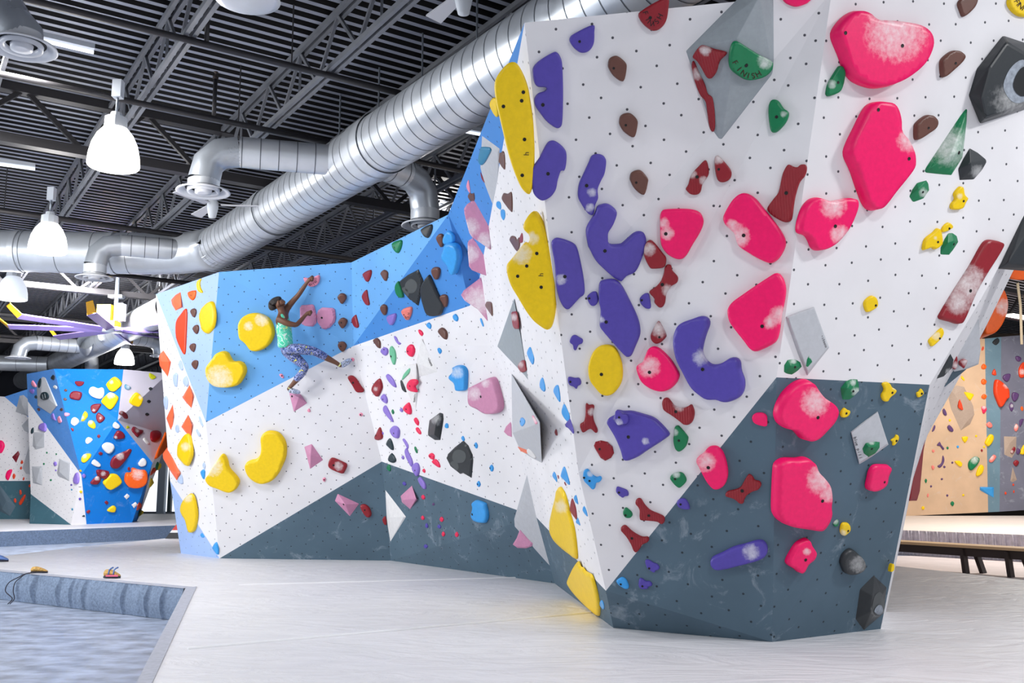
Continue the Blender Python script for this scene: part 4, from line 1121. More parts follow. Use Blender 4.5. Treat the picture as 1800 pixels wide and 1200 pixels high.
d|rs|0.7|K12|1037,555 1050,537 1063,560 1050,577|w=foothold|
d|pu|0.7|K12|828,495 838,475 850,500 840,513|w=foothold|
d|pu|0.7|K12|912,500 925,485 940,505 928,517|w=foothold|
d|pu|0.7|K12|818,640 830,625 848,640 832,657|w=foothold|
# ================= island
d|mr|0.6|K35|95,258 232,262 215,315 165,335 120,315|w=finish_hold|maroon half-moon hold@near the top of the blue island
d|mr|0.8|K35|12,490 30,430 90,400 190,420 203,460 175,535 120,540 40,520|n=115,485,30,0.6|maroon ring-shaped hold@on the blue island
d|wh|0.7|K35|305,420 320,360 370,340 440,365 500,350 532,390 528,470 490,520 420,515 340,475||white cloud-shaped hold@on the blue island
d|ye|0.7|K35|570,290 690,190 800,295 730,385 680,415 620,400 580,340|c=650,270,40|yellow rounded diamond hold@at the island's top corner
d|ye|0.7|K35|490,550 590,440 640,430 700,460 747,525 640,685 540,620|c=640,460,80|yellow kite hold with chalk@below the yellow rounded diamond
d|te|0.6|K35|850,350 865,300 948,345 920,385 880,385|w=finish_hold;c=900,340,50|pale teal half-moon hold@on the lilac-white panel
d|li|0.6|K35|1220,180 1230,130 1325,185 1300,220 1255,228|w=finish_hold|lime yellow half-moon hold@at the top of the lilac-white panel
d|ye|0.7|K35|940,540 1030,430 1110,480 1130,540 1070,645 950,600|c=1090,500,40|yellow block hold@on the lilac-white panel
d|bk|0.7|K35|1213,370 1240,345 1278,365 1245,398|w=foothold|
d|bk|0.7|K35|1187,560 1215,538 1252,560 1215,592|w=foothold|
d|bk|0.7|K35|1160,755 1190,733 1225,755 1190,785|w=foothold|
d|mr|0.7|K35|765,755 790,710 840,715 895,760 900,820 850,822 815,780|c=800,730,30|
d|li|0.7|K35|875,950 895,918 928,955 890,968|w=foothold|
d|mr|0.7|K35|960,990 985,935 1010,945 1060,975 1120,985 1130,1030 1090,1060 1050,1097 1000,1040|c=1040,1000,40|maroon heart-shaped hold@low on the lilac-white panel
d|rd|0.7|K35|1245,1080 1260,1010 1340,988 1405,1040 1390,1110 1310,1165 1255,1140||round dark red hold@low on the lilac-white panel
d|wh|0.7|K35|1130,1125 1160,1105 1200,1150 1230,1195 1190,1200||
d|mr|0.8|K35|330,640 380,600 495,595 480,640 430,720 390,742 345,710|n=385,680,22,0.5;c=385,690,30|upper maroon drop hold@of the linked pair on the blue island
d|mr|0.8|K35|415,770 450,725 490,745 550,800 530,850 470,885 425,850|c=485,810,30|lower maroon drop hold@of the linked pair on the blue island
d|ye|0.7|K35|190,850 210,770 250,705 290,740 290,790 240,850 215,860|c=210,800,40|
d|ye|0.7|K35|290,910 310,850 370,850 410,910 400,970 340,960|c=330,870,50|
d|wh|0.7|K35|35,870 50,820 95,795 150,830 155,880 95,930 45,905||
d|wh|0.7|K35|675,920 700,880 725,875 785,930 750,975 690,960||
d|mr|0.8|K35|690,1110 740,1015 800,1010 850,1050 850,1110 790,1130 720,1132|c=715,1100,35|
d|mr|0.7|K35|35,970 55,955 85,980 70,1015|w=foothold|
d|mr|0.7|K35|430,1085 455,1055 485,1080 460,1115|w=foothold|
d|wh|0.7|K35|255,1140 300,1095 370,1135 300,1200 265,1190||
d|wh|0.7|K36|985,75 1030,45 1090,60 1100,100 1050,152 1000,120||
d|mr|0.7|K36|1065,240 1100,180 1200,130 1240,98 1265,120 1200,220 1130,290 1075,285|c=1150,170,50|long maroon club hold@above the orange lumpy hold
d|mr|0.7|K36|945,145 965,130 990,150 960,165|w=foothold|
d|ye|0.7|K36|775,200 800,155 860,145 873,175 820,232 785,230|c=810,170,30|
d|wh|0.7|K36|880,235 910,205 970,255 940,277 890,255||
d|wh|0.7|K36|1325,245 1370,193 1405,220 1400,260 1350,275||
d|or|0.75|K36|1195,400 1210,345 1260,340 1270,295 1340,315 1400,320 1420,370 1400,440 1330,475 1240,470 1200,430|c=1320,345,70|big orange lumpy hold@on the blue island
d|mr|0.7|K36|930,340 940,305 1045,320 1040,365 1010,395 950,370|c=990,340,30|
d|mr|0.7|K36|870,425 940,360 970,390 940,440 890,445|c=930,385,30|
d|ye|0.7|K36|1000,425 1060,355 1130,355 1172,410 1150,450 1060,500 1010,460||yellow block hold@beside the orange lumpy hold
d|mr|0.7|K36|1222,290 1240,275 1250,300 1232,312|w=foothold|
e|wh|0.5|K36|1190,560 1220,533 1252,555 1215,588|w=square|upper white square hold@low on the blue island
e|wh|0.5|K36|1262,640 1300,612 1325,640 1285,672|w=square|lower white square hold@low on the blue island
d|mr|0.7|K36|1003,615 1022,600 1043,620 1022,637|w=foothold|
d|ye|0.7|K36|1030,690 1085,648 1115,665 1100,710 1050,708||
d|rd|0.7|K36|828,705 855,688 868,700 845,725|w=foothold|
d|ro|0.7|K36|1310,690 1335,615 1362,640 1340,680|f=island||
d|ye|0.7|K36|1320,750 1335,690 1375,700 1360,730|f=island||
d|or|0.6|K36|1490,205 1510,130 1560,20 1595,-60 1600,100 1550,150|f=island|large orange wedge hold@on the island's far edge
d|ro|0.6|K36|1440,360 1470,285 1500,290 1495,320|f=island||
d|gr|0.6|K36|1490,290 1510,225 1530,250 1510,310|f=island||
d|ye|0.7|K36|1505,310 1530,240 1550,250 1540,290|f=island||
d|ye|0.7|K36|1430,480 1450,380 1478,420 1465,445|f=island||
d|ye|0.7|K36|755,310 770,300 785,315 770,322|w=foothold|
d|ye|0.7|K36|762,510 778,500 792,515 775,530|w=foothold|
d|la|0.7|K36|700,395 730,325 752,370 745,430 715,440||lavender leaf hold@on the island's white foot
d|la|0.7|K36|787,360 805,340 825,360 805,385|w=foothold|
d|pu|0.7|K36|755,580 770,570 782,582 765,597|w=foothold|
d|te|0.7|K36|683,680 692,668 700,685 690,693|w=foothold|
d|dk|0.7|K36|785,750 810,735 815,755|w=foothold|
d|pu|0.7|K36|672,445 685,437 692,450 680,458|w=foothold|
d|te|0.7|K36|678,490 686,483 694,495 685,502|w=foothold|
d|gr|0.7|K36|475,400 487,390 495,402 485,412|w=foothold|
d|gr|0.7|K36|410,245 420,235 427,248 418,257|w=foothold|
d|gr|0.7|K36|440,137 448,128 456,140 447,148|w=foothold|
d|gr|0.7|K36|530,150 540,143 546,155 537,160|w=foothold|
d|la|0.7|K36|510,240 525,222 543,245 525,270|w=foothold|
d|la|0.7|K36|525,308 535,298 542,310 533,318|w=foothold|
d|dk|0.6|K34|495,330 520,265 540,270 530,360 505,390||dark oval hold@on the tall grey crystal volume
d|dk|0.6|K34|525,490 545,450 600,443 640,490 625,540 560,550 530,520||round dark hold with white mark@on the tall grey crystal volume
d|lp|0.7|K34|410,310 430,290 480,370 450,380 420,350||pink crescent hold@beside the tall grey crystal volume
d|la|0.7|K34|380,420 400,400 445,410 440,460 410,460||
d|dk|0.7|K34|450,500 475,480 490,520 465,528|w=foothold|
d|br|0.7|K34|485,665 510,650 530,675 510,695|w=foothold|
d|br|0.7|K34|785,670 810,650 830,675 805,695|w=foothold|
d|bk|0.7|K34|665,250 690,215 718,235 710,285 675,275|w=knob|
d|wh|0.7|K34|695,375 720,350 750,375 740,405|w=knob|
d|br|0.7|K34|840,415 865,398 890,418 865,438|w=foothold|
d|br|0.7|K34|830,535 855,515 885,540 855,557|w=foothold|
d|la|0.7|K34|505,910 530,855 590,850 605,910 590,965 530,950||round lavender hold@on the white and blue border of the island
d|la|0.7|K34|675,745 700,720 720,790 740,820 690,800|w=crescent|
d|lp|0.7|K34|755,790 780,755 810,835 775,850||
d|lp|0.7|K34|845,735 860,710 920,725 905,755 860,760||
d|dk|0.7|K34|405,985 410,930 435,905 440,960 420,990||
h|mr|1|K36|115,180 175,120 190,150 155,235|t=155,170,0.5|maroon pyramid hold@on the far white wall
d|pk|0.7|K36|50,370 70,310 115,298 100,350 75,405||hot pink leaf hold@on the far white wall
d|pk|0.7|K36|-40,40 10,20 40,70 10,140 -30,130||hot pink round hold@cut by the frame on the far white wall
d|ro|0.7|K36|195,235 210,208 222,235 205,248|w=foothold|
d|ro|0.7|K36|190,285 205,268 210,295 195,300|w=foothold|
d|ro|0.7|K36|118,365 130,335 148,360 130,395|w=foothold|
d|ro|0.7|K36|215,395 225,370 235,385 225,405|w=foothold|
d|ro|0.7|K36|185,500 200,495 208,530 190,545|w=foothold|
d|ro|0.7|K36|178,620 230,540 243,560 200,640||long red-orange hold@on the far slate base
d|ro|0.7|K36|130,590 145,573 157,600 145,622|w=foothold|
d|ro|0.7|K36|272,455 285,440 300,460 280,470|w=foothold|
# ================= back wall on the right
d|dp|0.7|K31|578,310 600,280 635,350 625,380 590,360|w=knob|
d|ye|0.7|K31|658,435 675,418 690,440 670,458|w=foothold|
d|dp|0.7|K31|640,530 670,497 720,555 715,590 670,580|w=knob|
d|ro|0.7|K31|775,250 805,160 850,300 800,290||red-orange horn hold@on the large taupe volume
d|ye|0.7|K31|862,60 985,90 980,130 940,180 880,110||yellow wedge hold@above the large taupe volume
d|or|0.7|K31|1090,130 1120,90 1163,110 1150,155 1110,155|w=button|
d|rs|0.7|K31|1090,260 1140,250 1162,300 1120,355 1100,310|c=1120,265,40||
d|sp|0.7|K31|1155,490 1200,455 1240,505 1220,540 1180,530|w=knob|
d|ye|0.6|K31|830,660 920,655 875,740||yellow triangle hold@under the large taupe volume
d|ye|0.7|K31|1005,645 1022,628 1038,648 1020,662|w=foothold|
d|ye|0.7|K31|1140,720 1200,625 1250,640 1245,710 1190,782 1150,760||large yellow oval hold@at the edge of the tan wall
d|ye|0.7|K31|1112,790 1127,770 1142,790 1127,808|w=foothold|
d|rd|0.7|K31|1080,835 1095,815 1110,838 1095,858|w=foothold|
d|dp|0.7|K31|500,770 540,720 560,760 600,810 580,832 545,780|w=knob|
d|gr|0.7|K31|627,800 645,782 660,805 645,825|w=foothold|
d|lb|0.7|K31|762,785 780,768 797,790 778,808|w=foothold|
d|dp|0.7|K31|510,1040 560,1000 580,900 602,950 590,1010 545,1065||dark purple banana hold@on the tan wall
d|dp|0.7|K31|585,1050 602,1035 620,1055 600,1070|w=foothold|
d|dp|0.7|K31|692,995 708,980 722,998 706,1012|w=foothold|
d|ye|0.7|K31|735,980 800,970 840,1010 825,1050 790,1040|w=knob|
d|gr|0.7|K31|920,1050 930,980 1000,915 1060,930 1062,990 1000,1070 950,1100|c=1000,960,70|large green hold with chalky top@on the tan wall
d|ye|0.7|K31|1020,1150 1050,1060 1090,1020 1125,1060 1100,1140 1040,1178|n=1070,1100,25,0.4|yellow ladle hold@beside the large chalky green hold
d|sp|0.7|K31|437,840 455,820 475,845 455,865|w=foothold|
d|sp|0.7|K31|430,1050 450,1030 475,1060 450,1095|w=foothold|
d|dp|0.7|K31|437,575 470,500 485,520 470,570 445,590|w=pinch|
d|ro|0.7|0|1748,688 1750,668 1757,668 1772,682 1774,698 1770,702 1760,716 1753,704|c=1770,676,8|large red-orange crystal hold@on the grey-purple wall
d|dp|0.7|K31|1493,100 1520,65 1585,90 1570,150 1530,195 1500,160|w=knob|
d|dp|0.7|K31|1460,240 1485,200 1520,250 1495,325 1465,290|c=1490,250,30|
d|or|0.7|K31|1605,280 1625,250 1645,285 1630,320|w=foothold|
d|rd|0.7|K31|1475,860 1520,785 1540,820 1500,880|c=1490,850,30|
d|dp|0.7|K31|1550,870 1565,800 1610,840 1580,890|w=knob|
d|ye|0.7|K31|1600,880 1650,760 1700,800 1680,880||yellow hold@cut by the frame on the grey-purple wall
d|sp|0.7|K31|1195,960 1250,890 1290,920 1240,990 1200,990|c=1220,930,40|
d|rd|0.7|K31|1510,1000 1550,960 1590,990 1550,1050|w=knob|
d|sp|0.7|K31|1520,550 1550,480 1580,530 1550,590|c=1540,520,40|
d|dp|0.7|K31|1590,440 1650,420 1600,530|w=knob|
h|lb|1|K32|972,245 975,212 1120,215 1120,325 1050,290|t=985,225,0.4/1100,230,0.4|dusty blue shelf hold@low on the teal strip
d|ro|0.7|K32|1235,280 1245,262 1260,280 1245,297|w=foothold|
d|ro|0.7|K32|1318,190 1328,175 1340,192 1328,205|w=foothold|
d|ro|0.7|K32|1325,262 1335,245 1342,265 1333,280|w=foothold|
d|gr|0.7|K32|393,150 405,125 420,145 408,175|w=foothold|
d|dp|0.7|K32|450,207 460,193 473,207 460,220|w=foothold|
d|dp|0.7|K32|562,130 575,118 588,130 573,143|w=foothold|
d|dp|0.7|K32|620,300 632,290 645,303 630,318|w=foothold|
d|gr|0.7|K32|665,390 685,362 708,385 690,418|w=knob|
d|ye|0.7|K32|788,298 802,285 815,300 800,313|w=foothold|
d|ye|0.7|K32|358,435 378,413 397,435 378,457|w=foothold|
d|sp|0.7|K32|418,300 430,280 438,305 425,325|w=foothold|
d|bk|0.7|K30|1390,450 1455,400 1480,450 1440,497 1400,480||black crescent hold@at the top of the teal strip
d|or|0.7|K30|1240,780 1270,740 1308,770 1300,810 1255,815|w=button|
d|or|0.7|K30|1238,975 1265,938 1310,965 1300,1010 1255,1015|w=button|
d|ro|0.7|K30|1378,870 1415,805 1440,890 1400,895|w=knob|
d|dp|0.7|K30|1525,910 1560,880 1625,875 1610,950 1575,980 1535,950|w=knob|
d|dp|0.7|K30|1690,650 1730,640 1770,670 1750,715 1705,700|w=knob|
d|ro|0.7|K30|1740,800 1800,720 1850,800 1800,920 1745,910|c=1780,850,50|red-orange hold@cut by the frame on the grey-purple wall
d|ro|0.7|K30|1240,560 1260,510 1275,540 1255,570|w=foothold|
d|ye|0.7|K30|970,930 985,900 1020,950 1010,970|w=foothold|
'''
for line in DATA.split('\n'):
    line = line.strip()
    if not line or line.startswith('#'): continue
    q = line.split('|')
    while len(q) < 7: q.append('')
    make_hold(q[0], q[1], float(q[2]), q[3], q[4], q[5], q[6])
# ------------------------------------------------------------------ writing on holds
def H_by(desc):
    return next(h for h in HOLDS if h.desc.startswith(desc))
M_ink2 = plain('dark_brown_ink', (60, 24, 24), 0.8)
M_white_mark = plain('white_ink', (225, 230, 232), 0.7)
lettering(H_by('green half-moon hold lettered'), 'FINISH', '755,560 880,715 1020,690', 'K2', 58, M_ink2)
lettering(H_by('red half-moon hold'), 'FINISH', '1130,60 1185,165 1250,90', 'K1', 40, M_ink)
lettering(H_by('light pink half-moon'), 'NISH', '830,292 900,300 975,228', 'K7', 42, M_ink)
lettering(H_by('yellow half-moon hold'), 'FINISH', '1745,0 1785,50 1860,90', 'K3', 40, M_ink)
lettering(H_by('salmon pink shield'), 'NISH', '670,1050 695,1070 715,1000', 'K9', 24, M_ink)
lettering(H_by('light grey lettered plate'), 'blue pill', '975,765 1005,870 1040,1000', 'K25', 36, M_ink)
lettering(H_by('pale grey slab'), '•cheeta', '1105,770 1135,845 1155,900', 'K24', 26, M_ink)
lettering(H_by('tall pale grey kite'), '•cheeta', '430,300 442,360 462,430', 'K18', 30, M_ink)
lettering(H_by('upper white pyramid'), '•cheeta', '920,470 940,515 960,555', 'K10', 26, M_ink)
lettering(H_by('lower white pyramid'), '•cheeta', '778,850 778,900 772,940', 'K10', 24, M_ink)
lettering(H_by('long pale grey volume'), 'blue pill', '995,350 1075,210 1155,85', 'K30', 34, M_ink)
lettering(H_by('long upper yellow pod'), 'h', '300,1100 300,1060', 'K1', 40, M_ink)
lettering(H_by('large lower yellow hooked'), 'h', '1130,960 1130,880', 'K14', 70, M_ink)
lettering(H_by('round dark hold with white mark'), '//', '550,510 610,480', 'K34', 60, M_white_mark, 'emblem')

M_dish = plain('worn_grey_dish', (74, 78, 80), 0.6)
M_hollow = plain('chalky_grey_hollow', (150, 158, 170), 0.7, noise=0.3, scale=30)
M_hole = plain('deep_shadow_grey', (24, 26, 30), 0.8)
hb = H_by('big black block')
decal(hb, '1655,620 1670,540 1720,460 1790,420 1860,470 1880,600 1830,690 1760,725 1700,700', 'K3', M_hollow, 'hollow')
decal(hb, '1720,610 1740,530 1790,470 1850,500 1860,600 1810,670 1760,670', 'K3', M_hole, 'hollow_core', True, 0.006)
hb = H_by('black triangular plate')
decal(hb, '1170,500 1190,440 1240,420 1300,440 1315,500 1290,550 1240,560 1195,550', 'K11', M_dish, 'dish')
decal(hb, '1145,570 1175,540 1220,555 1240,600 1220,640 1185,620 1150,600', 'K11', M_dish, 'dish')
hb = H_by('black angular plate')
decal(hb, '670,740 690,690 740,660 790,690 800,750 770,800 720,810 685,790', 'K9', M_dish, 'dish')
decal(hb, '640,770 665,745 700,770 715,820 700,845 665,815', 'K9', M_dish, 'dish')
hb = H_by('black star-cut')
decal(hb, '1160,740 1185,640 1240,600 1280,660 1290,740 1260,830 1200,850 1165,810', 'K27', M_dish, 'hollow')
decal(hb, '1175,800 1210,740 1250,740 1265,800 1230,835', 'K27', M_hollow, 'chalk_smear', True, 0.006)

# ------------------------------------------------------------------ names, labels, groups
AREA = {'pillar': 'near', 'flank': 'near', 'edge': 'near', 'corner': 'long', 'face': 'long', 'island': 'far', 'farleft': 'far', 'backwall': 'back'}
PLACE = {'near': 'near overhang', 'long': 'long blue and white face', 'far': 'far island walls', 'back': 'tan back wall'}
def short_of(h): return h.desc.split('@')[0]
cnt = {}
for h in HOLDS:
    if h.desc: cnt[short_of(h)] = cnt.get(short_of(h), 0) + 1
SIZEW = lambda h: 'tiny' if h.big < 12 else 'small' if h.big < 34 else ''
NOUN = {'teardrop': 'teardrop hold', 'foothold': 'foothold', 'finish_hold': 'half-moon hold', 'knob': 'knob', 'bone': 'bone hold', 'pinch': 'pinch hold', 'sliver': 'sliver', 'drop': 'drop hold', 'crescent': 'crescent hold', 'chip': 'chip hold', 'button': 'button hold'}
for h in HOLDS:
    w = h.op.get('w', '')
    vol = 'volume' in h.desc and h.kind == 'h' and h.col in ('gy', 'dg', 'wh', 'ta', 'sl') or h.desc.startswith('big black triangular')
    nm = 'climbing_volume' if vol else 'finish_hold' if w == 'finish_hold' else 'foothold' if w == 'foothold' else 'climbing_hold'
    h.ob.name = nm
    h.ob['category'] = nm.replace('_', ' ')
    h.ob['kind'] = 'thing'
    h.area = AREA[h.region]
    h.ob['group'] = ('volumes' if vol else COL[h.col][0] + ' ' + ('footholds' if w == 'foothold' else 'holds')) + ' on the ' + PLACE[h.area]
    h.descr = ' '.join(x for x in (SIZEW(h), COL[h.col][0], NOUN.get(w, 'hold')) if x)
used = set()
for h in HOLDS:
    if h.desc:
        lab = ' '.join(h.desc.split('@'))
        h.ob['label'] = lab
        if lab in used: print('DUP LABEL', lab)
        used.add(lab)
def sector(a, b):
    """where b stands seen from a, in the picture plane"""
    an = math.degrees(math.atan2(-(b.px[1] - a.px[1]), b.px[0] - a.px[0])) % 360
    return int(((an + 22.5) % 360) // 45)
REL = ['right of', 'up and right from', 'above', 'up and left from', 'left of', 'down and left from', 'below', 'down and right from']
dist = lambda a, b: math.hypot(a.px[0] - b.px[0], a.px[1] - b.px[1])
anchors = [h for h in HOLDS if h.desc and cnt[short_of(h)] == 1]
for h in HOLDS:
    if h.desc: continue
    same = [x for x in HOLDS if x is not h and x.descr == h.descr and not x.desc]
    done = False
    for a in sorted((a for a in anchors if a.area == h.area), key=lambda a: dist(a, h)):
        s = sector(a, h)
        if any(sector(a, x) == s and dist(a, x) <= dist(a, h) for x in same): continue
        lab = f'{h.descr} {REL[s]} the {short_of(a)}'
        if lab in used or len(lab.split()) > 16: continue
        h.ob['label'] = lab; used.add(lab); done = True
        break
    if not done: print('NO LABEL', h.descr, h.px); h.ob['label'] = h.descr + ' on the ' + PLACE[h.area]
print('HOLDS', len(HOLDS))
# ------------------------------------------------------------------ hall: floor, mats
def struct(o): o['kind'] = 'structure'; return o
M_floor = plain('sealed_concrete', (164, 174, 194), 0.35, noise=0.5, scale=3.6, stretch=(1, 1.5, 1), bump=0.05, bscale=30)
mb = MB().add([(-60, -12, 0), (40, -12, 0), (40, 75, 0), (-60, 75, 0)], [(0, 1, 2, 3)])
struct(mb.build('floor', M_floor))

def tarp_mat(name, rgb):
    m, nt, b = new_mat(name)
    b.inputs['Roughness'].default_value = 0.42
    tc = nt.nodes.new('ShaderNodeTexCoord')
    mp = nt.nodes.new('ShaderNodeMapping')
    mp.inputs['Scale'].default_value = (0.6, 1.5, 1)
    mp.inputs['Rotation'].default_value = (0, 0, 0.12)
    nt.links.new(tc.outputs['Object'], mp.inputs['Vector'])
    n = nt.nodes.new('ShaderNodeTexNoise')
    n.inputs['Scale'].default_value = 2.0; n.inputs['Detail'].default_value = 5; n.inputs['Distortion'].default_value = 2.6; n.inputs['Roughness'].default_value = 0.55
    nt.links.new(mp.outputs[0], n.inputs['Vector'])
    w = nt.nodes.new('ShaderNodeTexNoise')
    w.inputs['Scale'].default_value = 0.7; w.inputs['Detail'].default_value = 3
    nt.links.new(tc.outputs['Object'], w.inputs['Vector'])
    bp = nt.nodes.new('ShaderNodeBump')
    bp.inputs['Strength'].default_value = 0.6; bp.inputs['Distance'].default_value = 0.05
    nt.links.new(n.outputs['Fac'], bp.inputs['Height'])
    nt.links.new(bp.outputs[0], b.inputs['Normal'])
    c = lin(rgb)
    r = ramp(nt, n.outputs['Fac'], 0.35, 0.62, tuple(v * 0.93 for v in c[:3]) + (1,), c)
    r2 = ramp(nt, w.outputs['Fac'], 0.3, 0.7, (0.93, 0.93, 0.95, 1), (1, 1, 1, 1))
    mx = nt.nodes.new('ShaderNodeMix'); mx.data_type = 'RGBA'; mx.blend_type = 'MULTIPLY'; mx.inputs[0].default_value = 1
    nt.links.new(r.outputs[0], mx.inputs[6]); nt.links.new(r2.outputs[0], mx.inputs[7])
    nt.links.new(mx.outputs[2], b.inputs['Base Color'])
    return m
M_tarp = tarp_mat('white_vinyl_tarp', (232, 231, 234))
M_tarp2 = tarp_mat('cream_vinyl_tarp', (236, 226, 220))
M_carpet = plain('blue_grey_carpet', (126, 142, 166), 0.95, noise=0.3, scale=40, bump=0.4, bscale=160)
M_carpet_d = plain('slate_blue_carpet', (92, 108, 134), 0.95, noise=0.3, scale=30, bump=0.4, bscale=160)
M_rim = plain('pale_grey_carpet_strip', (176, 178, 190), 0.9, noise=0.12, scale=20)

P0 = at_z(326, 1034, ZM); PL = at_z(0, 1004, ZM)
ed = (PL - P0).normalized()
PLL = P0 + ed * 5.6
P1 = at_z(240, 1200, ZM); e2 = (P1 - P0).normalized(); P1 = P0 + e2 * 12
Q0 = at_z(346, 1031, ZM); Q1 = at_z(268, 1200, ZM); Q1 = Q0 + (Q1 - Q0).normalized() * 12
B1_, B2_, B3_ = at_z(310, 944, ZM), at_z(130, 962, ZM), at_z(-10, 979, ZM)
R1_, R2_ = at_z(1572, 994, ZM), at_z(1800, 1019, ZM)
R3_ = R2_ + (R2_ - R1_) * 2.0
crash = empty('crash_mat', (0, 8, 0))
tag(crash, 'wide white tarp-covered crash mat spread below the big bouldering wall', 'crash mat', kind='thing')
outline = [PLL, P0, P1, Vector((P1.x + 20, P1.y - 1, ZM)), R3_, R2_, R1_, Vector((1.5, 14.8, ZM)), Vector((-2, 18, ZM)), B1_, B2_, B3_]
t = MB()
pts = [Vector((p.x, p.y, ZM)) for p in outline]
tris = geometry.tessellate_polygon([pts])
t.add(pts, [tuple(x) for x in tris])
lo = [Vector((p.x, p.y, 0.0)) for p in pts]
o_t = t.build('tarp', M_tarp, crash)
bm = bmesh.new(); bm.from_mesh(o_t.data); bmesh.ops.recalc_face_normals(bm, faces=bm.faces)
for f in bm.faces:
    if f.normal.z < 0: f.normal_flip()
bm.to_mesh(o_t.data); bm.free()
s_ = MB()
for i in range(len(pts)):
    if i == 0: continue
    a, b_ = i, (i + 1) % len(pts)
    s_.add([pts[a], pts[b_], lo[b_], lo[a]], [(0, 1, 2, 3)])
s_.build('mat_side', M_carpet, crash)
# draped carpet front with hanging folds
d_ = MB(); NX, NZ = 620, 8
nrm = Vector((-ed.y, ed.x, 0))
if nrm.dot(CAM - P0) < 0: nrm = -nrm
rr = random.Random(3)
folds = [(rr.uniform(0.4, 5.5), rr.uniform(0.025, 0.06), rr.uniform(0.008, 0.025)) for _ in range(14)]
for s0, px in ((0, 290), (0, 262), (0, 220), (0, 150), (0, 128), (0, 105), (0, 62), (0, 35)):
    q = at_z(px, 1035 - (326 - px) * 0.09, ZM)
    folds.append(((q - P0).dot(ed), 0.028, 0.055))
for j in range(NZ + 1):
    for i in range(NX + 1):
        s = 5.6 * i / NX
        z = ZM * (1 - j / NZ)
        fade = 1 - abs(j / NZ - 0.35) * 1.1
        w = sum(a_ * math.exp(-((s - c_) / b_) ** 2) for c_, b_, a_ in folds) * max(0.1, fade)
        p = P0 + ed * s + nrm * (0.02 + w + 0.05 * math.sin(j / NZ * 2.6))
        d_.v.append(Vector((p.x, p.y, z + 0.004)))
for j in range(NZ):
    for i in range(NX):
        a = j * (NX + 1) + i
        d_.f.append((a, a + 1, a + NX + 2, a + NX + 1))
d_.build('carpet_drape', M_carpet, crash, True)
r_ = MB().add([P0 + Vector((0, 0, 0.006)), P1 + Vector((0, 0, 0.006)), Q1 + Vector((0, 0, 0.006)), Q0 + Vector((0, 0, 0.006))], [(0, 1, 2, 3)])
inn = P0 - nrm * 0.16
r_.add([P0 + Vector((0, 0, 0.005)) + nrm * 0.03, PLL + Vector((0, 0, 0.005)) + nrm * 0.03, PLL - nrm * 0.13 + Vector((0, 0, 0.005)), P0 - nrm * 0.13 + Vector((0, 0, 0.005))], [(0, 1, 2, 3)])
r_.build('edge_strip', M_rim, crash)
# seams of the tarp
sm = MB()
for (a, b_) in (((420, 1028), (1100, 1010)), ((330, 1140), (1060, 1075))):
    sm.tube([at_z(a[0], a[1], ZM + 0.002), at_z(b_[0], b_[1], ZM + 0.002)], 0.012, 6)
sm.build('seam', plain('white_seam_tape', (246, 246, 248), 0.5), crash)

# raised mat of the island
pa, pb_ = at_z(-80, 937, ZM), at_z(312, 923, ZM)
plat = empty('crash_mat', pa)
tag(plat, 'white mat with slate blue carpet front under the blue bouldering island', 'crash mat', kind='thing')
pc, pd = Vector((-3, 34, ZM)), Vector((-28, 34, ZM))
MB().add([pa, pb_, pc, pd], [(0, 1, 2, 3)]).build('tarp', M_tarp, plat)
fl = lambda p: Vector((p.x, p.y, 0))
MB().add([pa, pb_, fl(pb_), fl(pa)], [(0, 1, 2, 3)]).add([pb_, pc, fl(pc), fl(pb_)], [(0, 1, 2, 3)]).build('carpet_front', M_carpet_d, plat)
# mat of the back wall, with a ruffled skirt
ZR = 0.5
qa, qb = at_z(1480, 928, ZR), at_z(1860, 943, ZR)
rm = empty('crash_mat', qa)
tag(rm, 'cream crash mat with ruffled grey skirt below the tan wall', 'crash mat', kind='thing')
qc, qd = Vector((20, 28.3, ZR)), Vector((7.5, 28.3, ZR))
MB().add([qa, qb, qc, qd], [(0, 1, 2, 3)]).build('tarp', M_tarp2, rm)
sk = MB(); n_ = 400
for i in range(n_ + 1):
    p = qa.lerp(qb, i / n_)
    w = 0.035 * math.sin(i * 0.9) + 0.03 * math.sin(i * 0.37 + 1)
    for z, k in ((ZR + 0.01, 0.1), (ZR - 0.06, 0.8), (ZR - 0.2, 1.2), (ZR - 0.3, 0.4), (0, 0.1)):
        sk.v.append(Vector((p.x, p.y - w * k - 0.02, z)))
for i in range(n_):
    for j in range(4):
        a = i * 5 + j
        sk.f.append((a, a + 1, a + 6, a + 5))
sk.build('ruffled_skirt', plain('grey_mauve_fabric', (226, 220, 230), 0.8, noise=0.2, scale=12), rm, True)

# pale floor sheet under the bench
fs_ = MB().add([Vector((4.5, 12.5, 0.004)), Vector((16, 10, 0.004)), Vector((18, 20.5, 0.004)), Vector((5, 19.5, 0.004))], [(0, 1, 2, 3)]).build('floor', plain('pale_pink_vinyl_floor', (228, 216, 216), 0.5, noise=0.08, scale=3))
struct(fs_)
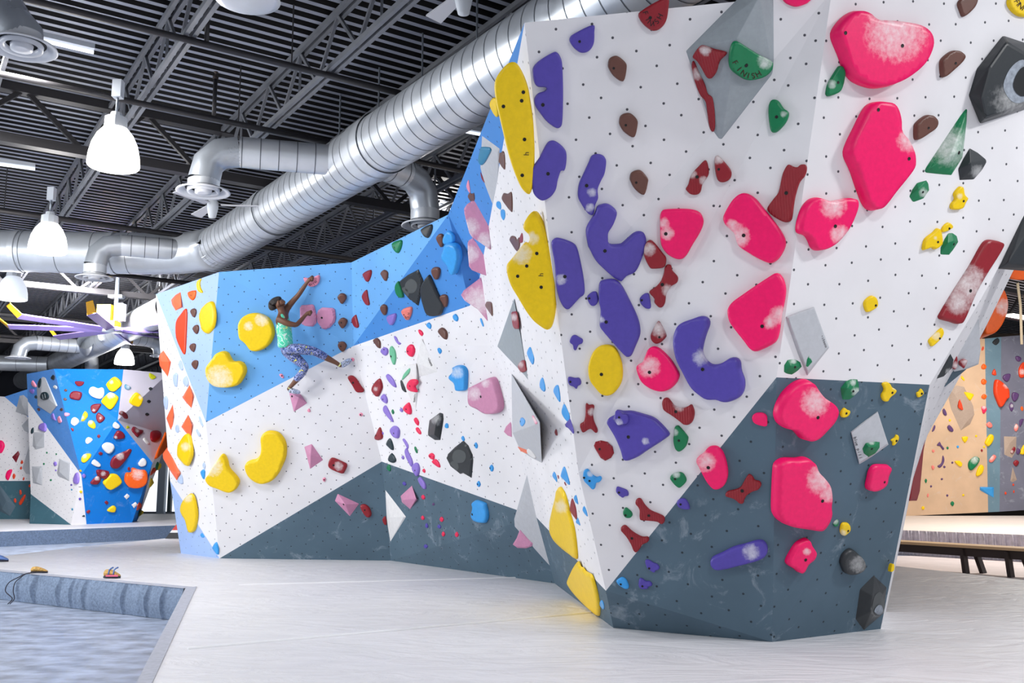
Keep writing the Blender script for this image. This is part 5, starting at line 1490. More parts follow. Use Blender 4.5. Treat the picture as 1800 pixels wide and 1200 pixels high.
# bench
M_ply = plain('varnished_plywood', (226, 190, 148), 0.5, noise=0.12, scale=14, stretch=(1, 12, 12))
M_steel = plain('dark_brown_steel', (66, 56, 54), 0.5, 0.2)
A_, B_ = at_z(1520, 950, 0.45), at_z(1880, 971, 0.45)
dr = (B_ - A_).normalized(); sd = Vector((-dr.y, dr.x, 0))
bench = empty('bench', Vector((A_.x, A_.y, 0)))
tag(bench, 'long plywood-topped bench on dark steel legs in front of the tan wall', 'bench', kind='thing')
m_ = MB().bar(A_ + sd * 0.2, B_ + sd * 0.2, 0.42, 0.045); m_.build('bench_top', M_ply, bench)
MB().bar(A_ + sd * 0.06 - Vector((0, 0, 0.09)), B_ + sd * 0.06 - Vector((0, 0, 0.09)), 0.03, 0.14).bar(A_ + sd * 0.36 - Vector((0, 0, 0.09)), B_ + sd * 0.36 - Vector((0, 0, 0.09)), 0.03, 0.14).build('apron', M_steel, bench)
for lx, tw in ((1624, 0), (1634, 1), (1762, 0), (1780, 1)):
    p = at_z(lx, 975, 0.36)
    p = A_ + dr * (p - A_).dot(dr); p.z = 0.4
    off = sd * (0.06 if not tw else 0.34)
    foot = p + off + dr * (0.03 if not tw else 0.12); foot.z = 0
    MB().bar(p + off, foot, 0.13, 0.06).build('leg', M_steel, bench)

# small things left on the mat edge
M_tan_b = plain('patterned_tan_fabric', (214, 170, 96), 0.8, noise=0.5, scale=60)
M_dark_b = plain('black_rubber', (44, 44, 58), 0.6)
M_pink_b = plain('pink_webbing', (236, 110, 140), 0.7)
M_blue_b = plain('blue_webbing', (90, 120, 180), 0.7)
def lump(name, label, px, py, w, cat):
    p = at_z(px, py, ZM)
    e = empty(name, p)
    tag(e, label, cat, kind='thing')
    return p, e
p, e = lump('climbing_shoe', 'tan climbing shoe with black sole and dangling laces on the mat edge', 69, 1007, 0.2, 'shoe')
def shoe_pair(p, e, L, W, H_, ax):
    ax = Vector(ax).normalized(); sy = Vector((-ax.y, ax.x, 0))
    m1, m2 = MB(), MB()
    prof = [(-0.5, 0.30, 0.75), (-0.42, 0.42, 0.95), (-0.2, 0.46, 1.0), (0.05, 0.44, 0.85), (0.3, 0.42, 0.6), (0.45, 0.3, 0.42), (0.52, 0.1, 0.3)]
    for m, z0, z1, g in ((m1, 0.22, 1.0, 0.94), (m2, 0.0, 0.26, 1.03)):
        rings = []
        for t, w, h in prof:
            c = p + ax * (t * L)
            ring = []
            for k in range(10):
                an = 2 * math.pi * k / 10
                z = (z0 + (z1 * h - z0) * (0.5 + 0.5 * math.sin(an))) if m is m1 else (z0 + (z1 - z0) * (0.5 + 0.5 * math.sin(an)))
                ring.append(c + sy * (math.cos(an) * w * W * g) + Vector((0, 0, z * H_ + 0.002)))
            rings.append(ring)
        for r in rings: m.v += r
        for i in range(len(rings) - 1):
            for k in range(10): m.f.append((i*10+k, i*10+(k+1) % 10, (i+1)*10+(k+1) % 10, (i+1)*10+k))
        m.f.append(tuple(range(9, -1, -1))); m.f.append(tuple(range((len(rings)-1)*10, len(rings)*10)))
    m1.build('upper', M_tan_b, e, True); m2.build('sole', M_dark_b, e, True)
shoe_pair(p, e, 0.2, 0.1, 0.085, (1, 0.1, 0))
lc = MB()
for dx, sw in ((0, 0.0), (-0.012, 0.05)):
    s0 = p + Vector((-0.07, -0.03, 0.01))
    e0 = at_z(44 + dx * 300, 1012, ZM + 0.01) - Vector((0, 0.14, 0))
    ctl = [s0, s0.lerp(e0, 0.5) + Vector((0, 0, 0.012)), e0 + Vector((0.03, 0.0, 0.005)), e0 + Vector((-0.02 - sw, -0.05, -0.06)), e0 + Vector((-0.03 - sw * 1.4, -0.06, -0.16)), e0 + Vector((-0.01, -0.06, -0.25)), e0 + Vector((-0.06, -0.06, -0.315))]
    cur = []
    for i in range(len(ctl) - 1):
        p0_, p1_, p2_, p3_ = (ctl[max(0, min(len(ctl) - 1, i + j - 1))] for j in range(4))
        for q_ in range(5):
            t_ = q_ / 5
            cur.append(0.5 * ((2 * p1_) + (p2_ - p0_) * t_ + (2 * p0_ - 5 * p1_ + 4 * p2_ - p3_) * t_ * t_ + (3 * p1_ - p0_ - 3 * p2_ + p3_) * t_ ** 3))
    lc.tube(cur + [ctl[-1]], 0.006, 6)
lc.build('laces', M_dark_b, e, True)
p, e = lump('climbing_shoe', 'tan and pink climbing shoe with velcro straps on the mat edge', 197, 1016, 0.2, 'shoe')
shoe_pair(p, e, 0.2, 0.1, 0.11, (1, -0.05, 0))
MB().bar(p + Vector((-0.06, -0.048, 0.035)), p + Vector((0.09, -0.048, 0.035)), 0.008, 0.02).build('pink_band', M_pink_b, e)
for dx in (-0.03, 0.03):
    MB().tube([p + Vector((dx, -0.047, 0.05)), p + Vector((dx, -0.03, 0.1)), p + Vector((dx + 0.01, 0.0, 0.118)), p + Vector((dx + 0.03, 0.02, 0.13))], 0.009, 6).build('strap', M_blue_b, e, True)
p, e = lump('climbing_shoe', 'dark blue shoe lying on the white mat at the very edge of the frame', 2, 987, 0.2, 'shoe')
shoe_pair(p, e, 0.2, 0.12, 0.1, (1, 0, 0))
for c in e.children:
    c.data.materials[0] = M_dark_b if c.name.startswith('sole') else M_blue_b
# red and white folded sign between the two mats
sp_ = at_z(309, 946, 0.36)
sg = empty('floor_sign', sp_); tag(sg, 'red, white and black folding floor sign behind the narrow end of the wall', 'sign', kind='thing')
M_sr, M_sw, M_sb = plain('sign_red', (206, 52, 44), 0.5), plain('sign_white', (236, 236, 240), 0.5), plain('sign_black', (34, 34, 40), 0.5)
def slab(z0, z1, m):
    f = lambda z: (0.28 * (1 - z / 0.42))
    mm = MB()
    for s in (-1, 1):
        mm.add([sp_ + Vector((-f(z0) + 0.1, s * f(z0) * 0.4, z0)), sp_ + Vector((0.5, s * f(z0) * 0.4, z0)), sp_ + Vector((0.5, s * f(z1) * 0.4, z1)), sp_ + Vector((-f(z1) + 0.1, s * f(z1) * 0.4, z1))], [(0, 1, 2, 3)])
    return mm.build('sign_stripe', m, sg)
slab(0, 0.12, M_sb); slab(0.12, 0.17, M_sw); slab(0.17, 0.42, M_sr)

# ------------------------------------------------------------------ hall shell
TH = math.atan2(1111, 1668)
DQ = Vector((-math.sin(TH), math.cos(TH), 0))       # along the joists
DP = Vector((math.cos(TH), math.sin(TH), 0))        # across them
PQ = lambda p, q, z: DP * p + DQ * q + Vector((0, 0, z))
M_deck = plain('dark_ribbed_steel_deck', (150, 154, 168), 0.45, 0.0, noise=0.3, scale=0.6)
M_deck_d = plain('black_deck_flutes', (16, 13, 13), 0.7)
M_farwall = plain('charcoal_block_wall', (60, 62, 72), 0.9, noise=0.15, scale=0.5)
M_brownwall = plain('brown_painted_wall', (70, 58, 50), 0.9, noise=0.15, scale=0.5)
ZD = 6.62
dk, dk2 = MB(), MB()
q = 2.0
while q < 60:
    p0, p1 = -40, 48
    w = 0.07; hgt = 0.075
    dk.add([PQ(p0, q, ZD), PQ(p1, q, ZD), PQ(p1, q + w, ZD), PQ(p0, q + w, ZD)], [(0, 1, 2, 3)])
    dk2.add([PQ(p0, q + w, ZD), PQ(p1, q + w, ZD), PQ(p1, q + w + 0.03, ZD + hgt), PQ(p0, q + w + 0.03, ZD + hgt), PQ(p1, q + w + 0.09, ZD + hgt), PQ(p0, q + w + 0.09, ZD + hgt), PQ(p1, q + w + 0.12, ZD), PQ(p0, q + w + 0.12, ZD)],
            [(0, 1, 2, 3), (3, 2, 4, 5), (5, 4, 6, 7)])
    q += w + 0.12
k = len(dk.f)
o = dk.build('ceiling', M_deck)
struct(o); o['label'] = 'dark ribbed steel roof deck'
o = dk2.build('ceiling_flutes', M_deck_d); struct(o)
o.name = 'ceiling'
mb = MB().add([PQ(-40, 48, 0), PQ(48, 48, 0), PQ(48, 48, ZD), PQ(-40, 48, ZD)], [(0, 1, 2, 3)])
struct(mb.build('wall_back', M_farwall))
mb = MB().add([Vector((3, 32.5, 0)), Vector((34, 32.5, 0)), Vector((34, 32.5, ZD)), Vector((3, 32.5, ZD))], [(0, 1, 2, 3)])
struct(mb.build('wall_right', M_brownwall))

# bright glazed bay seen past the narrow end of the wall
M_day = plain('daylight_glass', (246, 250, 255), 0.3, emit=1.15)
M_alu = plain('grey_aluminium_frame', (150, 162, 176), 0.5, 0.3)
W0, W1 = at_y(222, 905, 41), at_y(330, 905, 41)
w_ = empty('window_1', Vector((W0.x, 41, 0))); w_['kind'] = 'structure'
MB().add([Vector((W0.x, 41, 0.2)), Vector((W1.x, 41, 0.2)), Vector((W1.x, 41, 5.2)), Vector((W0.x, 41, 5.2))], [(0, 1, 2, 3)]).build('glass_pane', M_day, w_)
x0 = at_y(284, 880, 40.8).x
col = MB().box((x0 - 0.1, 40.5, 0), (x0 + 0.2, 40.8, 5.4)).build('pillar_1', M_alu); struct(col)
x1 = at_y(299, 880, 40.8).x
struct(MB().box((x1 - 0.05, 40.6, 0.2), (x1 + 0.1, 40.8, 3.6)).build('trim_1', plain('dark_green_frame', (60, 74, 78), 0.6)))
# ------------------------------------------------------------------ roof steel
M_joist = plain('grey_painted_joist_steel', (122, 124, 130), 0.5, 0.3, noise=0.2, scale=3)
M_pipe = plain('black_sprinkler_pipe', (62, 60, 62), 0.45, 0.4)
ZJ = 5.98
def joist(p, q0, q1, label):
    e = empty('roof_joist', PQ(p, q0, ZJ))
    tag(e, label, 'roof joist', 'open-web roof joists', 'thing')
    c = MB()
    for z in (ZJ, ZJ + 0.58):
        for s in (-0.04, 0.04):
            c.bar(PQ(p + s, q0, z), PQ(p + s, q1, z), 0.045, 0.06)
    for s, z in ((0, ZJ), (0, ZJ + 0.58)): pass
    c.build('chord', M_joist, e)
    w = MB(); q = q0; up = True
    while q < q1 - 0.6:
        a, b_ = (ZJ, ZJ + 0.58) if up else (ZJ + 0.58, ZJ)
        w.bar(PQ(p, q, a), PQ(p, q + 0.55, b_), 0.035)
        if up is False and int(q * 10) % 2: w.bar(PQ(p, q, ZJ), PQ(p, q, ZJ + 0.58), 0.025)
        q += 0.55; up = not up
    w.build('web', M_joist, e)
names = ['first', 'second', 'third', 'fourth', 'fifth', 'sixth', 'seventh', 'eighth', 'ninth', 'tenth', 'eleventh', 'twelfth', 'thirteenth', 'fourteenth']
for i, k in enumerate(range(-3, 11)):
    joist(2.23 + 1.52 * k, 3.0 if k < 6 else 8, 47, f'grey open-web steel roof joist, {names[i]} counted from the left edge')
def girder(q, label):
    e = empty('roof_girder', PQ(-25, q, ZJ))
    tag(e, label, 'roof girder', 'girders crossing under the roof', 'thing')
    c = MB()
    for z in (ZJ - 0.1, ZJ + 0.6):
        c.bar(PQ(-30, q, z), PQ(30, q, z), 0.16, 0.13)
    c.build('chord', M_pipe, e)
    w = MB(); p = -30
    while p < 30:
        w.bar(PQ(p, q, ZJ - 0.1), PQ(p + 0.76, q, ZJ + 0.6), 0.06).bar(PQ(p + 0.76, q, ZJ + 0.6), PQ(p + 1.52, q, ZJ - 0.1), 0.06)
        p += 1.52
    w.build('web', M_pipe, e)
for q, l in ((13.2, 'dark truss girder crossing the roof in front of the hanging lamps'), (23.2, 'dark truss girder crossing behind the main silver duct'), (33.2, 'farthest dark truss girder high above the blue island')):
    girder(q, l)
def pipe(p0, p1, q, z, r, label, drops=()):
    e = empty('sprinkler_pipe', PQ(p0, q, z))
    tag(e, label, 'sprinkler pipe', 'black sprinkler pipes', 'thing')
    MB().tube([PQ(p0, q, z), PQ(p1, q, z)], r, 10).build('pipe_run', M_pipe, e, True)
    for dp in drops:
        b = PQ(dp, q, z); 
        MB().tube([b, b + Vector((0, 0, 0.5))], r * 0.75, 8).build('riser', M_pipe, e, True)
        MB().lathe(b + Vector((0, 0, 0.5)), [(r * 0.9, 0), (r * 1.1, 0.03), (0.012, 0.05), (0.012, 0.09), (0.03, 0.095), (0.0, 0.1)], 8).build('sprinkler_head', M_steel, e, True)
    for hp in range(int(p0) + 1, int(p1), 4):
        MB().tube([PQ(hp + .3, q, z), PQ(hp + .3, q, ZD)], 0.008, 6).build('hanger_rod', M_pipe, e)
pipe(-14, 9, 9.2, 5.92, 0.035, 'nearest black sprinkler pipe crossing the top of the frame', (0.2, 2.4))
pipe(-14, 12, 11.0, 5.86, 0.035, 'black sprinkler pipe passing just in front of the bright lamp', (-1.0, 3.0))
pipe(-20, 14, 16.6, 5.8, 0.045, 'black sprinkler pipe above the second hanging lamp', (0.5,))
pipe(-22, 16, 20.4, 5.75, 0.045, 'farther black sprinkler pipe behind the elbow ducts')
pipe(-24, 16, 27, 5.75, 0.05, 'farthest black sprinkler pipe above the blade fan')
pipe(-24, 16, 30, 5.6, 0.05, 'lower sprinkler pipe behind the wide blade fan')
# threaded hanger rods beside the main duct
M_rod = plain('zinc_rod', (150, 156, 164), 0.4, 0.7)

# ------------------------------------------------------------------ ducts
M_duct = duct_metal('galvanised_spiral_duct')
M_duct_s = duct_metal('galvanised_elbow', (190, 196, 204), 0.32)
M_diff = plain('white_enamel_diffuser', (206, 208, 214), 0.4)
M_seam = plain('dark_seam', (96, 100, 108), 0.5, 0.5)
def spiral(name, a, b, r, parent, step=0.2, m=None, seam=0.003):
    a, b = Vector(a), Vector(b); L = (b - a).length
    o = MB().tube([a, b], r, 48, False).build(name, m or M_duct, parent, True)
    s = step * 0.5
    mb = MB(); d = (b - a) / L
    while s < L:
        mb.tube([a + d * (s - 0.005), a + d * (s + 0.005)], r + seam, 40, False)
        s += step
    mb.build('seam', M_seam, parent, True)
    return o
def elbow(name, pts, r, parent, m=None, n=28):
    """gored bend through pts"""
    o = MB().tube(pts, r, n, False).build(name, m or M_duct_s, parent, True)
    return o
def arc(a, corner, b, rad, n=6):
    a, c, b = Vector(a), Vector(corner), Vector(b)
    u, v = (a - c).normalized(), (b - c).normalized()
    s, e = c + u * rad, c + v * rad
    return [((1-t)**2) * s + 2*t*(1-t) * c + t*t * e for t in (i / n for i in range(n + 1))]
def collar(a, b, r, name, parent):
    return MB().tube([a, b], r, 40, False).build(name, M_duct, parent, True)
def diffuser(c, r, parent):
    d = MB().lathe(c, [(r * 0.55, 0.12), (r * 0.6, 0.04), (r * 0.98, 0.0), (r, -0.012), (r * 0.96, -0.02), (r * 0.74, 0.012), (r * 0.72, 0.03)], 36)
    d.lathe(c, [(r * 0.60, 0.02), (r * 0.58, -0.024), (r * 0.45, 0.0), (r * 0.43, 0.02)], 36)
    d.lathe(c, [(r * 0.32, 0.015), (r * 0.30, -0.03), (r * 0.14, -0.024), (0.001, -0.024)], 36)
    d.build('diffuser', M_diff, parent, True)
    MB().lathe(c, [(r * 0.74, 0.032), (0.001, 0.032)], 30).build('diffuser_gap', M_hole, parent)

ZX = 5.55; RD = 0.37
dA = at_z(1010, 40, ZX); dB = at_z(372, 441, ZX)
dirm = (dB - dA).normalized()
dA = dA - dirm * 2
duct = empty('spiral_duct', dA)
tag(duct, 'long shiny spiral duct running diagonally under the roof above the wall', 'duct', kind='thing')
spiral('duct_run', dA, dB, RD, duct)
for px in (668, 655, 480):
    py = 441 + (px - 372) * (115 - 441) / (890 - 372)
    t_ = ((at_z(px, py, ZX) - dA).dot(dirm))
    c_ = dA + dirm * t_
    collar(c_ - dirm * 0.12, c_ + dirm * 0.12, RD + 0.016, 'collar', duct)
dL = at_z(330, 452, ZX); dE = at_z(-140, 438, ZX)
bend = arc(dA, dB + dirm * 0.35, dE, 1.0, 6)
elbow('bend', [dB] + bend, RD, duct, M_duct, 36)
spiral('duct_run', bend[-1], dE, RD, duct, 0.6)
for s in (0.6, 2.2, 4.0):
    c_ = bend[-1] + (dE - bend[-1]).normalized() * s
    collar(c_ - Vector((0.05, 0, 0)), c_ + Vector((0.05, 0, 0)), RD + 0.012, 'collar', duct)
for px, py in ((741, 200), (664, 250), (595, 290), (838, 120)):
    b_ = at_z(px, py, ZX + 0.1)
    MB().tube([Vector((b_.x, b_.y, ZX + RD)), Vector((b_.x, b_.y, ZD))], 0.012, 6).build('hanger_rod', M_rod, duct)

def branch(pts_px, z, zend, r, rd, label, side=1):
    """take-off from the main duct, elbow, drop and round diffuser"""
    a = at_z(*pts_px[0], z); c = at_z(*pts_px[1], z)
    e = empty('branch_duct', a)
    tag(e, label, 'duct', 'branch ducts with round diffusers', 'thing')
    d = Vector((c.x, c.y, zend))
    rad = r * 2.1
    ar = arc(a, c, d, rad, 3)
    spiral('duct_run', a, ar[0], r, e, 0.22)
    elbow('elbow', ar, r, e)
    spiral('drop', ar[-1], d, r, e, 0.3)
    diffuser(d, rd, e)
branch([(600, 283), (361, 262)], ZX, 5.02, 0.19, 0.32, 'short silver branch duct with elbow and diffuser in front of the main duct')
branch([(360, 443), (170, 427)], ZX, 4.95, 0.185, 0.31, 'silver branch duct with elbow and diffuser at the far bend')
branch([(672, 290), (748, 318)], ZX - 0.1, 4.85, 0.19, 0.31, 'silver branch duct dropping behind the top edge of the blue panel')
# cut-off duct and diffuser at the top corner
c0 = at_z(38, 82, 5.25)
e = empty('branch_duct', c0); tag(e, 'silver angled duct with round diffuser at the top corner of the picture', 'duct', 'branch ducts with round diffusers', 'thing')
top = at_z(-25, -40, 5.9); mid = at_z(22, 40, 5.50)
elbow('elbow', [top, top.lerp(mid, .6), mid, Vector((c0.x, c0.y, 5.36)), Vector((c0.x, c0.y, 5.27))], 0.17, e)
diffuser(c0, 0.29, e)
c1 = at_z(435, -3, 5.3)
e = empty('ceiling_diffuser', c1); tag(e, 'round silver diffuser cut by the top of the frame', 'diffuser', kind='thing')
MB().lathe(c1, [(0.17, 0.5), (0.17, 0.06), (0.25, 0.0), (0.255, -0.01), (0.2, -0.03), (0.1, -0.045), (0.001, -0.05)], 36).build('dish', M_duct, e, True)
# second duct system far behind
f0, f1 = at_z(300, 540, 5.3), at_z(40, 668, 5.3)
e = empty('spiral_duct', f0); tag(e, 'far silver duct running down behind the blue bouldering island', 'duct', kind='thing')
spiral('duct_run', f0, f1, 0.33, e, 0.6)
t0 = at_z(-60, 636, 5.25); t1 = at_z(85, 640, 5.25)
spiral('cross_run', t0, t1, 0.25, e, 0.6)
branch([(168, 611), (34, 600)], 5.3, 4.85, 0.2, 0.33, 'far silver branch duct with elbow at the left')
branch([(150, 600), (162, 636)], 5.2, 4.2, 0.2, 0.3, 'far silver branch duct bending down behind the island')
branch([(180, 585), (285, 600)], 5.3, 4.9, 0.2, 0.3, 'far silver branch duct half hidden by the white narrow end')

# ------------------------------------------------------------------ lamps
def shade_mat(name, s, rgb=(255, 252, 246)):
    return plain(name, rgb, 0.4, emit=s)
M_lit = shade_mat('lit_opal_shade', 5.0)
M_lit2 = shade_mat('softly_lit_opal_shade', 1.3, (240, 246, 255))
M_lit3 = shade_mat('dim_opal_shade', 0.75, (226, 234, 246))
M_housing = plain('pale_grey_housing', (214, 218, 224), 0.5)
def pendant(px, py, y, label, m, power, r=0.275):
    c = at_y(px, py, y)
    e = empty('pendant_lamp', c)
    tag(e, label, 'pendant lamp', 'high-bay pendant lamps', 'thing')
    s = r / 0.275
    prof = [(0.09, 0.25), (0.13, 0.235), (0.19, 0.16), (0.24, 0.05), (0.268, -0.08), (0.275, -0.19), (0.262, -0.205), (0.24, -0.195), (0.001, -0.19)]
    MB().lathe(c, [(a * s, z * s) for a, z in prof], 32).build('lamp_shade', m, e, True)
    h = MB().lathe(c, [(0.001, 0.42), (0.06, 0.42), (0.07, 0.37), (0.12, 0.36), (0.125, 0.24), (0.10, 0.225), (0.001, 0.225)], 10)
    h.build('ballast_housing', M_housing, e)
    MB().tube([c + Vector((0, 0, 0.4)), Vector((c.x, c.y, ZJ - 0.08))], 0.016, 8).build('stem', M_rod, e, True)
    MB().box((c.x - 0.05, c.y - 0.05, ZJ - 0.2), (c.x + 0.05, c.y + 0.05, ZJ)).build('junction_box', M_housing, e)
    if power:
        ld = bpy.data.lights.new('pendant_light', 'POINT'); ld.energy = power; ld.shadow_soft_size = 0.22; ld.color = (1, 0.97, 0.93)
        lo_ = bpy.data.objects.new('pendant_light', ld); lo_.location = c + Vector((0, 0, -0.5)); C.objects.link(lo_)
pendant(201, 262, 10.0, 'bright glowing high-bay lamp nearest the camera, over the elbow duct', M_lit, 90)
pendant(85, 420, 13.9, 'glowing high-bay lamp hanging before the horizontal duct', M_lit, 80)
pendant(22, 508, 17.6, 'dimmer high-bay lamp below the horizontal duct by the frame edge', M_lit3, 20)
pendant(219, 628, 27.0, 'glowing high-bay lamp just above the blue island', M_lit, 80)
pendant(787, 346, 17.0, 'high-bay lamp half hidden behind the drop duct at the blue wall top', M_lit2, 60, 0.24)

def strip(a, b, z, label):
    A, B = at_z(*a, z), at_z(*b, z)
    e = empty('strip_light', A); tag(e, label, 'strip light', 'fluorescent strip lights', 'thing')
    MB().bar(A, B, 0.12, 0.05).build('batten', M_housing, e)
    MB().tube([A - Vector((0, 0, 0.045)), B - Vector((0, 0, 0.045))], 0.018, 8).build('tube', M_lit2, e, True)
strip((58, 60), (165, 85), 5.9, 'white strip light beside the corner diffuser')
strip((-20, 281), (62, 292), 5.9, 'white strip light by the frame edge, level with the bright lamp')
strip((818, 226), (870, 236), 6.2, 'white strip light between the duct and the blue flank')

# ------------------------------------------------------------------ fans
M_blade_p = plain('lilac_anodised_blade', (150, 130, 200), 0.35, 0.4)
M_blade_y = plain('amber_winglet', (250, 184, 40), 0.4)
M_yel = plain('yellow_motor_paint', (250, 190, 10), 0.45)
M_fanw = plain('pale_fan_blade', (196, 196, 202), 0.45)
hub = at_y(197, 580, 21.5)
fan = empty('ceiling_fan', hub); tag(fan, 'giant lilac-bladed ceiling fan with yellow motor left of the white narrow end', 'ceiling fan', kind='thing')
MB().lathe(hub, [(0.001, -0.05), (0.22, -0.05), (0.25, 0.0), (0.22, 0.06), (0.001, 0.06)], 20).build('hub', M_duct, fan, True)
for i in range(8):
    an = 2 * math.pi * i / 8 + 0.22
    d = Vector((math.cos(an), math.sin(an), 0)); s = Vector((-math.sin(an), math.cos(an), 0.38)).normalized()
    b = MB()
    a0, a1 = hub + d * 0.2, hub + d * 2.2
    up_ = d.cross(s) * 0.012
    b.add([a0 - s * 0.1 + up_, a0 + s * 0.1 + up_, a1 + s * 0.1 + up_, a1 - s * 0.1 + up_, a0 - s * 0.1 - up_, a0 + s * 0.1 - up_, a1 + s * 0.1 - up_, a1 - s * 0.1 - up_],
          [(0, 1, 2, 3), (7, 6, 5, 4), (0, 4, 5, 1), (1, 5, 6, 2), (2, 6, 7, 3), (3, 7, 4, 0)])
    bl = b.build('blade', M_blade_p, fan)
    wg = MB(); e1 = a1 + d * 0.26 + Vector((0, 0, 0.2))
    wg.add([a1 - s * 0.09, a1 + s * 0.09, e1 + s * 0.07, e1 - s * 0.07, a1 - s * 0.09 + up_ * 2, a1 + s * 0.09 + up_ * 2, e1 + s * 0.07 + up_ * 2, e1 - s * 0.07 + up_ * 2], [(0, 1, 2, 3), (7, 6, 5, 4), (0, 4, 5, 1), (1, 5, 6, 2), (2, 6, 7, 3), (3, 7, 4, 0)])
    o = wg.build('winglet', M_blade_y); o.parent = bl
    o.matrix_parent_inverse = Matrix.Identity(4)
H_ = hub
MB().box((H_.x - 0.2, H_.y - 0.18, H_.z + 0.06), (H_.x + 0.12, H_.y + 0.18, H_.z + 0.2)).box((H_.x - 0.32, H_.y - 0.15, H_.z + 0.2), (H_.x + 0.0, H_.y + 0.15, H_.z + 0.58)).build('motor', M_yel, fan)
MB().box((H_.x + 0.12, H_.y - 0.1, H_.z + 0.22), (H_.x + 0.26, H_.y + 0.1, H_.z + 0.62)).build('control_box', M_housing, fan)
MB().tube([H_ + Vector((0.06, 0, 0.15)), Vector((H_.x + 0.06, H_.y, ZD))], 0.05, 10).build('drop_tube', M_rod, fan, True)
MB().box((H_.x - 0.1, H_.y - 0.1, H_.z + 0.75), (H_.x + 0.22, H_.y + 0.1, H_.z + 0.82)).build('bracket', M_rod, fan)
def small_fan(c, rot, R, label, tilt=0.18, nb=3):
    e = empty('ceiling_fan', c); tag(e, label, 'ceiling fan', 'three-bladed ceiling fans', 'thing')
    MB().lathe(c, [(0.001, -0.2), (0.05, -0.19), (0.07, -0.1), (0.08, -0.05), (0.08, 0.04), (0.05, 0.08), (0.001, 0.08)], 20).build('motor', M_housing, e, True)
    MB().tube([c + Vector((0, 0, 0.08)), Vector((c.x, c.y, ZD))], 0.02, 8).build('drop_tube', M_rod, e, True)
    for i in range(nb):
        an = rot + 2 * math.pi * i / nb
        d = Vector((math.cos(an), math.sin(an), 0)); s = Vector((-math.sin(an), math.cos(an), tilt)).normalized(); up_ = d.cross(s) * 0.008
        a0, a1 = c + d * 0.12, c + d * R
        MB().add([a0 - s * 0.05 + up_, a0 + s * 0.05 + up_, a1 + s * 0.08 + up_, a1 - s * 0.08 + up_, a0 - s * 0.05 - up_, a0 + s * 0.05 - up_, a1 + s * 0.08 - up_, a1 - s * 0.08 - up_],
                 [(0, 1, 2, 3), (7, 6, 5, 4), (0, 4, 5, 1), (1, 5, 6, 2), (2, 6, 7, 3), (3, 7, 4, 0)]).build('blade', M_fanw, e)
small_fan(at_y(374, 360, 13.2), 0.12, 0.72, 'pale ceiling fan hanging below the elbow diffuser before the main duct')
small_fan(at_y(815, -12, 7.6), 0.05, 0.55, 'pale ceiling fan cut by the top edge of the frame')
# rope hanging by the back wall
a, b_ = at_y(1785, 470, 24), at_y(1796, 605, 24)
rp = MB().tube([Vector((a.x, a.y, ZD)), a, a.lerp(b_, 0.5) + Vector((0.05, 0, 0)), b_], 0.035, 8).build('climbing_rope', plain('cream_rope', (220, 204, 176), 0.9, noise=0.3, scale=90), None, True)
tag(rp, 'cream hanging rope in front of the brown wall beyond the orange holds', 'rope', kind='thing')
# ------------------------------------------------------------------ the climber
_h = cast(520, 575, 'face')
CN, CP = _h[2][2], _h[2][1][0]
def J(px, py, off):
    h = cast(px, py, 'face')
    return on_plane(px, py, h[1] + CN * off, CN)
person = empty('person', J(502, 611, 0.28))
tag(person, 'person in mint tank top and patterned leggings climbing the blue panel, one arm raised', 'person', kind='thing')
def skin(name, nodes, edges, material, parent, sub=2, k=1.0):
    """one continuous surface grown over a jointed skeleton: nodes = {key: (px, py, off, radius or (rx, ry))}"""
    keys = list(nodes)
    idx = {q: i for i, q in enumerate(keys)}
    me = bpy.data.meshes.new(name)
    me.from_pydata([J(*nodes[q][:3]) for q in keys], [(idx[a], idx[b]) for a, b in edges], [])
    me.update()
    o = bpy.data.objects.new(name, me)
    C.objects.link(o)
    sk = o.modifiers.new('skin', 'SKIN'); sk.use_smooth_shade = True; sk.branch_smoothing = 0.4
    for q in keys:
        r = nodes[q][3]
        r = r if isinstance(r, tuple) else (r, r)
        sv = me.skin_vertices[0].data[idx[q]]
        sv.radius = (r[0] * k, r[1] * k)
        sv.use_root = idx[q] == 0
    sb = o.modifiers.new('subdivision', 'SUBSURF'); sb.levels = sub; sb.render_levels = sub
    dg = bpy.context.evaluated_depsgraph_get()
    m2 = bpy.data.meshes.new_from_object(o.evaluated_get(dg))
    bpy.data.objects.remove(o); bpy.data.meshes.remove(me)
    m2.name = name
    m2.materials.clear(); m2.materials.append(material)
    m2.polygons.foreach_set('use_smooth', [True] * len(m2.polygons))
    o = bpy.data.objects.new(name, m2)
    C.objects.link(o)
    child_of(o, parent)
    return o
M_skin = plain('brown_skin', (112, 72, 50), 0.5, noise=0.08, scale=30)
M_hair = plain('black_brown_hair', (38, 30, 28), 0.6, noise=0.3, scale=60, bump=0.5, bscale=90)
def print_mat(name, cols, scale, rough=0.7):
    m, nt, b = new_mat(name)
    b.inputs['Roughness'].default_value = rough
    tc = nt.nodes.new('ShaderNodeTexCoord')
    n = nt.nodes.new('ShaderNodeTexNoise')
    n.inputs['Scale'].default_value = scale; n.inputs['Detail'].default_value = 3; n.inputs['Distortion'].default_value = 1.5
    nt.links.new(tc.outputs['Object'], n.inputs['Vector'])
    r = nt.nodes.new('ShaderNodeValToRGB')
    r.color_ramp.interpolation = 'CONSTANT'
    while len(r.color_ramp.elements) < len(cols): r.color_ramp.elements.new(0.5)
    for e_, (p_, c_) in zip(r.color_ramp.elements, cols): e_.position = p_; e_.color = lin(c_)
    nt.links.new(n.outputs['Fac'], r.inputs[0])
    nt.links.new(r.outputs[0], b.inputs['Base Color'])
    return m
